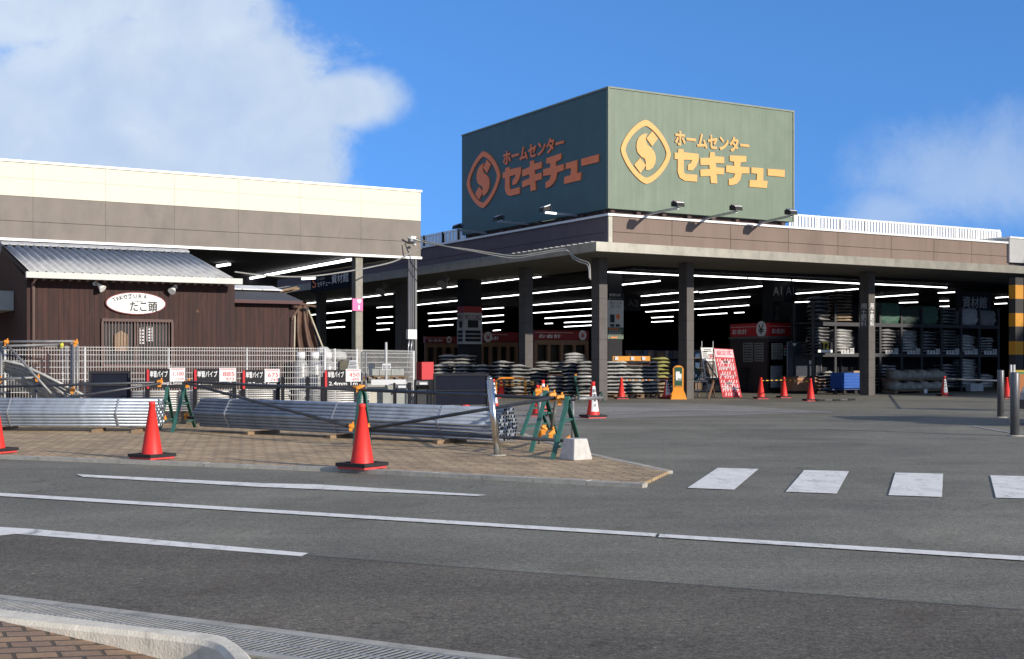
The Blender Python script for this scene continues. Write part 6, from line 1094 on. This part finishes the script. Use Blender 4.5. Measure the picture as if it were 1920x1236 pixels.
for i, x in enumerate((1316, 1337)): m = MB(); m.bar(D(x, 640, 43.4), D(x, 700, 43.3), .02, .02); one('board_pole', m, OFFW, ['thin pole above the left side of the white notice board', 'thin pole above the right side of the white notice board'][i], 'pole', tuple(D(x, 700, 43.3)), 'world')
m = MB(); m.bar(D(1340, 710, 42.4), G(1328, 748), .04, .08); m.bar(D(1334, 712, 42.6), G(1340, 744), .04, .06); one('wooden_easel', m, M('easel_brown', (.22, .12, .07), .7), 'brown wooden easel legs under the white notice board', 'easel', tuple(G(1328, 748)), 'world')
# orange stand sign
yb = 41.0; c = gy(1272, yb); t = T('stand_sign', 'rounded orange stand sign with green panel and white truck mark', 'stand sign', tuple(c), 'world'); s_ = 1 / (FPX / yb)
m = MB(); w = .17; H = (745.5 - 682) * s_; pr = [(-w, .30), (-w, H - .10), (-w + .05, H - .03), (-w + .12, H), (w - .12, H), (w - .05, H - .03), (w, H - .10), (w, .30), (.23, .16), (.24, .0), (-.24, .0), (-.23, .16)]
m.prism([(c.x + x, c.y, z) for x, z in pr], (0, .16, 0)); t.part('body', m, M('sign_orange', (.85, .33, .03), .4, var=.05)); m = MB(); m.hexa([(c.x - .26, c.y - .14, 0), (c.x + .26, c.y - .14, 0), (c.x + .26, c.y + .34, 0), (c.x - .26, c.y + .34, 0)], [(c.x - .22, c.y - .08, .16), (c.x + .22, c.y - .08, .16), (c.x + .22, c.y + .28, .16), (c.x - .22, c.y + .28, .16)]); t.part('base', m, M('sign_orange', (.85, .33, .03), .4))
m = MB(); m.box(c.x - .12, c.x + .12, c.y - .012, c.y - .001, .40, H - .06); t.part('panel', m, M('panel_green', (.02, .10, .05), .5)); m = MB(); m.box(c.x - .09, c.x + .04, c.y - .025, c.y - .013, H - .42, H - .2); m.box(c.x + .04, c.x + .10, c.y - .025, c.y - .013, H - .42, H - .27); m.lathe([(.04, -.005), (.04, .005)], (0, 0, 0), 10); k_ = 10 * 2; m.v[-k_:] = [(c.x - .05 + v[0], c.y - .022 + v[2], H - .43 + v[1]) for v in m.v[-k_:]]; put_text(m, '貸出', (c.x - .09, c.y - .012, .62), (1, 0, 0), .18, .10, 0, .03, lift=.01); m.box(c.x - .1, c.x + .1, c.y - .02, c.y - .012, .60, .605); t.part('truck_mark', m, INKW)
m = MB(); m.box(c.x - .10, c.x + .10, c.y - .02, c.y - .012, .41, .44); t.part('footer', m, CLAMP)
# hose table
c = gy(1308, 42.8); t = T('work_table', 'pale folding table with coiled hose reel on top', 'table', tuple(c), 'world'); m = MB(); m.box(c.x - .36, c.x + .36, c.y, c.y + .5, .54, .58); t.part('top', m, OFFW)
for dx_ in (-.34, -.02, .31): m = MB(); m.box(c.x + dx_, c.x + dx_ + .035, c.y, c.y + .035, 0, .54); t.part('leg', m, M('leg_grey', (.35, .35, .34), .5))
m = MB(); m.box(c.x - .34, c.x + .34, c.y + .005, c.y + .03, .22, .25); t.part('stretcher', m, M('leg_grey', (.35, .35, .34), .5))
m = MB(); cc_ = Vector((c.x - .12, c.y + .1, .80))
for k_ in range(5):
    rr = .13 + k_ * .018; pts = [cc_ + Vector((rr * math.cos(a_), .03 * (k_ % 2), rr * 1.15 * math.sin(a_))) for a_ in [2 * math.pi * i / 20 for i in range(21)]]; m.tube(pts, .014, 6)
t = T('hose_reel', 'coiled dark green hose standing on the pale table', 'hose reel', tuple(cc_), 'world'); t.part('hose', m, M('hose_green', (.02, .10, .09), .45)); m = MB(); m.tube([cc_ + Vector((0, -.02, -.1)), cc_ + Vector((0, -.02, .1))], .03, 8); t.part('handle', m, WHITE)
# orange hand cart frame
m = MB(); yk = 42.0; m.tube([D(930, 742, yk), D(930, 716, yk), D(933, 711, yk), D(938, 709, yk), D(976, 709, yk), D(982, 711, yk), D(985, 716, yk), D(985, 742, yk)], .035, 8); m.tube([D(931, 722, yk), D(985, 722, yk)], .03, 8); m.tube([D(930, 742, yk), D(930, 742, yk + .6), D(985, 742, yk + .6), D(985, 742, yk)], .03, 8)
t = T('hand_cart', 'orange tube hand cart standing left of the second column', 'hand cart', tuple(gy(957, yk)), 'world'); t.part('frame', m, M('cart_orange', (.85, .30, .03), .4))
for x in (931, 985): q = D(x, 745, yk); m = MB(); m.tube([(q.x - .02, yk, q.z - .02), (q.x + .02, yk, q.z - .02)], .055, 12); t.part('wheel', m, OFFW)

# ================================================================ BANNERS AND CHECKOUTS INSIDE
c_ = icol; ba, bb_ = c_[0] - .12, c_[1] - .12; t = T('card_banner', 'hanging two sided white banner advertising a card round an inner column', 'banner', (ba, bb_, 1)); Yk = 50
z0, z1 = F(872, 645, Y=49.7)[2], F(872, 574, Y=49.7)[2]; a1 = F(904, 600, b=bb_)[0]; b1 = F(857, 600, a=ba)[1]; zr = z1 - (z1 - z0) * .17
m = MB(); m.box(ba, a1, bb_, bb_ + .03, z0, zr); m.box(ba, ba + .03, bb_ + .03, b1, z0, zr); t.part('sheet', m, M('banner_white', (.42, .43, .44), .5)); m = MB(); m.box(ba, a1, bb_, bb_ + .03, zr, z1); m.box(ba, ba + .03, bb_ + .03, b1, zr, z1); t.part('header', m, REDD)
m = MB(); w = a1 - ba; put_text(m, 'PRO CARD', (ba + w * .05, bb_, zr - .28), TR, w * .9, .2, 0, .03); put_text(m, 'PRO', (ba, b1 - .05, zr - .25), TL, (b1 - bb_) * .8, .16, 0, .03); put_text(m, 'CARD', (ba, b1 - .05, zr - .45), TL, (b1 - bb_) * .8, .16, 0, .03); t.part('lettering', m, M('banner_ink', (.14, .03, .05), .5))
m = MB(); m.box(ba + w * .22, ba + w * .78, bb_ - .008, bb_ - .001, z0 + .65, z0 + .95)
for i in range(3): m.box(ba + w * .08, a1 - w * .08, bb_ - .008, bb_ - .001, z0 + .10 + i * .16, z0 + .22 + i * .16); m.box(ba - .008, ba - .001, bb_ + .1, b1 - .08, z0 + .10 + i * .16, z0 + .22 + i * .16)
m.box(ba - .008, ba - .001, bb_ + .15, b1 - .2, z0 + .65, z0 + .9); t.part('print_block', m, DARK)
c_ = pcol; t = T('point_card_banner', 'tall white point card poster on the dark column right of the corner column', 'poster', (c_[0], c_[1], 1)); pa0, pa1 = F(1139, 600, b=c_[1])[0], F(1168.5, 600, b=c_[1])[0]; zP = lambda y: F(1155, y, b=c_[1])[2]; w = pa1 - pa0
m = MB(); m.box(pa0, pa1, c_[1] - .02, c_[1] + .02, zP(614), zP(563)); t.part('sheet', m, M('poster_white', (.62, .63, .60), .5)); m = MB(); m.box(pa0, pa1, c_[1] - .02, c_[1] + .02, zP(636), zP(614) - .002); t.part('footer', m, M('poster_green', (.09, .13, .08), .5)); m = MB(); m.box(pa0, pa1, c_[1] - .02, c_[1] + .02, zP(563) + .002, zP(550)); t.part('header', m, DARK)
m = MB(); put_text(m, 'ポイント', (pa0 + w * .12, c_[1] - .02, zP(571.5)), TR, w * .76, .11, 0, .02); put_text(m, 'カード', (pa0 + w * .2, c_[1] - .02, zP(578)), TR, w * .6, .11, 0, .02); m.box(pa0 + w * .15, pa0 + w * .42, c_[1] - .03, c_[1] - .021, zP(605), zP(590)); m.box(pa0 + w * .15, pa0 + w * .40, c_[1] - .03, c_[1] - .021, zP(613), zP(608)); m.box(pa0 + w * .5, pa0 + w * .75, c_[1] - .03, c_[1] - .021, zP(613), zP(608)); t.part('lettering', m, INK)
m = MB(); m.disc((pa0 + w * .65, c_[1] - .03, zP(594)), .085, .1, TR, .008, 20); m.box(pa0 + w * .05, pa0 + w * .7, c_[1] - .03, c_[1] - .021, zP(618), zP(616)); m.box(pa0 + w * .2, pa0 + w * .6, c_[1] - .03, c_[1] - .021, zP(634), zP(632)); t.part('orange_mark', m, ORNG)
m = MB(); put_text(m, '都度2倍', (pa0 + w * .1, c_[1] - .02, zP(556)), TR, w * .7, .10, 0, .02); put_text(m, 'ポイントアップ', (pa0 + w * .1, c_[1] - .02, zP(561)), TR, w * .8, .05, 0, .02); scribble(m, (pa0 + w * .08, c_[1] - .02, zP(629)), TR, w * .8, .18, 3, 0, seed=3); t.part('white_lettering', m, M('lettering_grey', (.5, .5, .5), .5))
def inner_kiosk(x0, x1, y0, y1, Y, lab, circ, disc2=None):
    c_ = F(x0, y1, Y=Y); a0 = c_[0]; B = c_[1]; a1 = F(x1, y1, b=B)[0]; z0, z1 = F((x0 + x1) / 2, y1, b=B)[2], F((x0 + x1) / 2, y0, b=B)[2]; w = a1 - a0; t = T('checkout_counter', lab, 'checkout', (a0, B, 0))
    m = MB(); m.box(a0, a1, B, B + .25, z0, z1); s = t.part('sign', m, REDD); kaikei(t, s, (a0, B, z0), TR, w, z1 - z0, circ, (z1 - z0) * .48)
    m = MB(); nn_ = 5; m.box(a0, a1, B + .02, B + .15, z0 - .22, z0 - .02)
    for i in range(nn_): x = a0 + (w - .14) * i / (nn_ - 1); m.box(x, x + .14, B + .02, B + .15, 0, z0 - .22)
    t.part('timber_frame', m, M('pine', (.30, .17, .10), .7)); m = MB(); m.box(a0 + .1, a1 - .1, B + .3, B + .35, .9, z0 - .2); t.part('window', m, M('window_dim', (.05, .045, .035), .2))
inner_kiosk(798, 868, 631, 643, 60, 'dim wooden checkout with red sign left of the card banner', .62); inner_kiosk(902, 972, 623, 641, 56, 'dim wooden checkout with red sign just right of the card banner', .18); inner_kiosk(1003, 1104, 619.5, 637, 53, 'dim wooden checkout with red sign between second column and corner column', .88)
# speakers under the side canopy
for x, y, lb in ((720, 540, 'grey horn speaker under the side canopy behind the annex post'), (836, 526, 'grey horn speaker under the side canopy right of the annex downpipes')):
    q = F(x, y, a=1.0); t = T('horn_speaker', lb, 'speaker', tuple(q), group='speakers under the canopy'); m = MB(); m.bar((q[0], q[1], q[2] + .05), (q[0], q[1], 4.52), .05, .05); t.part('bracket', m, GREYM); m = MB(); c0_ = Vector(q); m.tube([c0_ + Vector((.12, 0, .12)), c0_ + Vector((.0, 0, .05)), c0_ + Vector((-.12, -.05, -.1)), c0_ + Vector((-.2, -.08, -.18))], [.07, .09, .15, .22], 14); t.part('horn', m, M('horn_grey', (.26, .25, .24), .5))
# dim goods and shelving deep in the store
for i, (x0, x1, Y) in enumerate(((1175, 1225, 52), (1232, 1276, 54), (1302, 1352, 50))):
    p, q = gy(x0, Y), gy(x1, Y + 1); t = T('goods_shelf', ['dim goods shelf behind the white sacks', 'dim goods shelf behind the orange stand sign', 'dim goods shelf behind the white notice board'][i], 'shelf', tuple(p), 'world'); w = q.x - p.x; m = MB()
    for z in (.05, .5, .95, 1.35): m.box(p.x, q.x, p.y, p.y + .6, z, z + .04)
    m.box(p.x, q.x, p.y + .6, p.y + .64, 0, 1.7); t.part('shelf_board', m, M('shelf_grey', (.16, .15, .14), .6)); rg = random.Random(i); m = MB()
    for z in (.09, .54, .99, 1.39):
        x = p.x + .05
        while x < q.x - .25: ww = rg.uniform(.12, .3); m.box(x, x + ww, p.y + .08, p.y + .5, z, z + rg.uniform(.15, .3), rg.randrange(4)); x += ww + .03
    t.part('goods', m, [M('g1', (.30, .20, .12), .6), M('g2', (.12, .12, .13), .6), M('g3', (.35, .34, .32), .6), M('g4', (.05, .10, .2), .6)], kind='stuff')

# ================================================================ RIGHT SIDE
nb_ = T('neighbour_building', 'grey wing joining the right end of the brown parapet', 'building', (19.96, .5, 0)); zt_, zb__ = F(1896, 447, b=1.3)[2], F(1896, 492, b=1.3)[2]
na = F(1893, 470, b=1.3)[0]; m = MB(); m.box(na, na + 10, 1.3, 12, zb__, zt_); nb_.part('fascia', m, M('wing_grey', (.40, .40, .39), .7, var=.06)); m = MB(); m.box(na - .02, na + 10, 1.26, 12, zt_, zt_ + .07); nb_.part('coping', m, COPE)
m = MB(); m.box(na + .1, na + 10, 1.5, 12, 4.85, zb__ - .0); nb_.part('lower_fascia', m, M('wing_dark', (.13, .12, .12), .8))
q = F(1904, 600, b=-1.0); q2 = F(1919, 600, b=-1.0); w = q2[0] - q[0]; m = MB(); zs_ = [F(1900, y, b=-1.0)[2] for y in (520, 534, 560, 587, 612, 640, 665, 693, 718)]; zs_ = zs_ + [0]
for i, (z1_, z0_) in enumerate(zip(zs_, zs_[1:])): m.box(q[0], q2[0], -1.0, -1.0 + .28, z0_, z1_, i % 2)
one('striped_column', m, [M('col_black', (.03, .028, .028), .7), M('col_amber', (.55, .24, .015), .55, var=.08)], 'square column striped amber and black at the right edge', 'column', (q[0], -1.0, 0))
def bollard_r(x0, x1, yt, yb_, lab):
    p = G((x0 + x1) / 2, yb_); r_ = (x1 - x0) / 2 / FPX * p.y; h_ = EYE + (HORIZ - yt) / FPX * p.y; t = T('steel_post', lab, 'bollard', tuple(p), 'world', group='grey posts at the right edge'); m = MB(); m.lathe([(r_, 0), (r_, h_ - .015), (r_ * .9, h_)], tuple(p), 24); t.part('post', m, M('post_steel', (.14, .145, .155), .45, .5, var=.15, vs=9)); m = MB(); m.lathe([(r_ * 1.9, 0), (r_ * 1.9, .012), (r_, .02)], tuple(p), 20); t.part('base_plate', m, CONC)
bollard_r(1870, 1882.5, 694, 783, 'grey steel post, the farther of the two at the right edge'); bollard_r(1894.5, 1911, 698, 818, 'grey steel post, the nearer of the two at the right edge')
for i, x in enumerate((1895.5, 1901.5)): p = D(x, 684, 24); m = MB(); m.tube([(p.x, p.y, 0), p], .022, 8); one('white_pipe', m, OFFW, ['thin white pipe behind the nearer grey post, left one', 'thin white pipe behind the nearer grey post, right one'][i], 'pipe', (p.x, p.y, 0), 'world')
# parked van just entering the frame at the right
vc = gy(1913, 23.6); van = T('parked_van', 'white van front corner with orange and green stripe cut by the right edge', 'van', tuple(vc), 'world'); x, y = vc.x + .62, vc.y
pr = [(0, .32), (0, .62), (.12, .82), (.62, .95), (1.15, 1.62), (3.3, 1.66), (3.4, 1.5), (3.4, .32)]
m = MB(); m.prism([(x + a_, y, z) for a_, z in pr], (0, 1.55, 0)); van.part('body', m, M('van_white', (.42, .43, .45), .25, var=.03)); m = MB(); m.prism([(x + .60, y - .004, 1.0), (x + 1.12, y - .004, 1.55), (x + 2.2, y - .004, 1.57), (x + 2.2, y - .004, 1.0)], (0, .006, 0)); m.prism([(x + .66, y + .1, .99), (x + 1.12, y + .1, 1.57), (x + 1.12, y + 1.45, 1.57), (x + .66, y + 1.45, .99)], (-.02, 0, .012)); van.part('window', m, gm)
for wx in (.75, 2.75): m = MB(); m.tube([(x + wx, y - .02, .29), (x + wx, y + .16, .29)], .29, 24); tw = van.part('wheel', m, RUBB); m = MB(); m.tube([(x + wx, y - .03, .29), (x + wx, y - .021, .29)], .17, 18); van.part('rim', m, METAL, tw)
m = MB(); m.box(x - .02, x + .12, y + .08, y + .32, .62, .78); van.part('headlight', m, M('lamp_glass', (.6, .62, .65), .1)); m = MB(); m.box(x - .05, x + .1, y + .02, y + 1.5, .3, .48); van.part('bumper', m, M('bumper_dark', (.05, .05, .055), .4))
m = MB(); q = F(1906, 695, Y=31); m.box(-.05, 1.5, 0, .05, .98, 1.02, 1); m.box(-.05, 1.5, 0, .05, .35, .93, 0); m.box(-.05, 1.5, 0, .05, .93, .98, 2); one('goods_banner', m, [M('banner_orange', (.42, .15, .04), .6), M('banner_yellow', (.5, .36, .05), .6), M('banner_green2', (.05, .22, .06), .6)], 'orange banner with green and yellow edge behind the right post', 'banner', (gy(1906, 31).x, 31, 0), 'local')
# the tall block beyond the right edge whose shadow falls across the store's right end
m = MB(); m.box(31, 46, -58, -6, 0, 13.2); m.box(31.2, 45.8, -57.8, -6.2, 13.2, 13.9); one('shade_building', m, GREYB, 'tall grey block beyond the right edge, outside the picture', 'building', (31, -58, 0))
print('bags', bagc[0])

for nm in ('navy_board', 'frame_charcoal', 'dark_panel', 'interior_black'): MATS[nm].node_tree.nodes['Principled BSDF'].inputs['Specular IOR Level'].default_value = .12
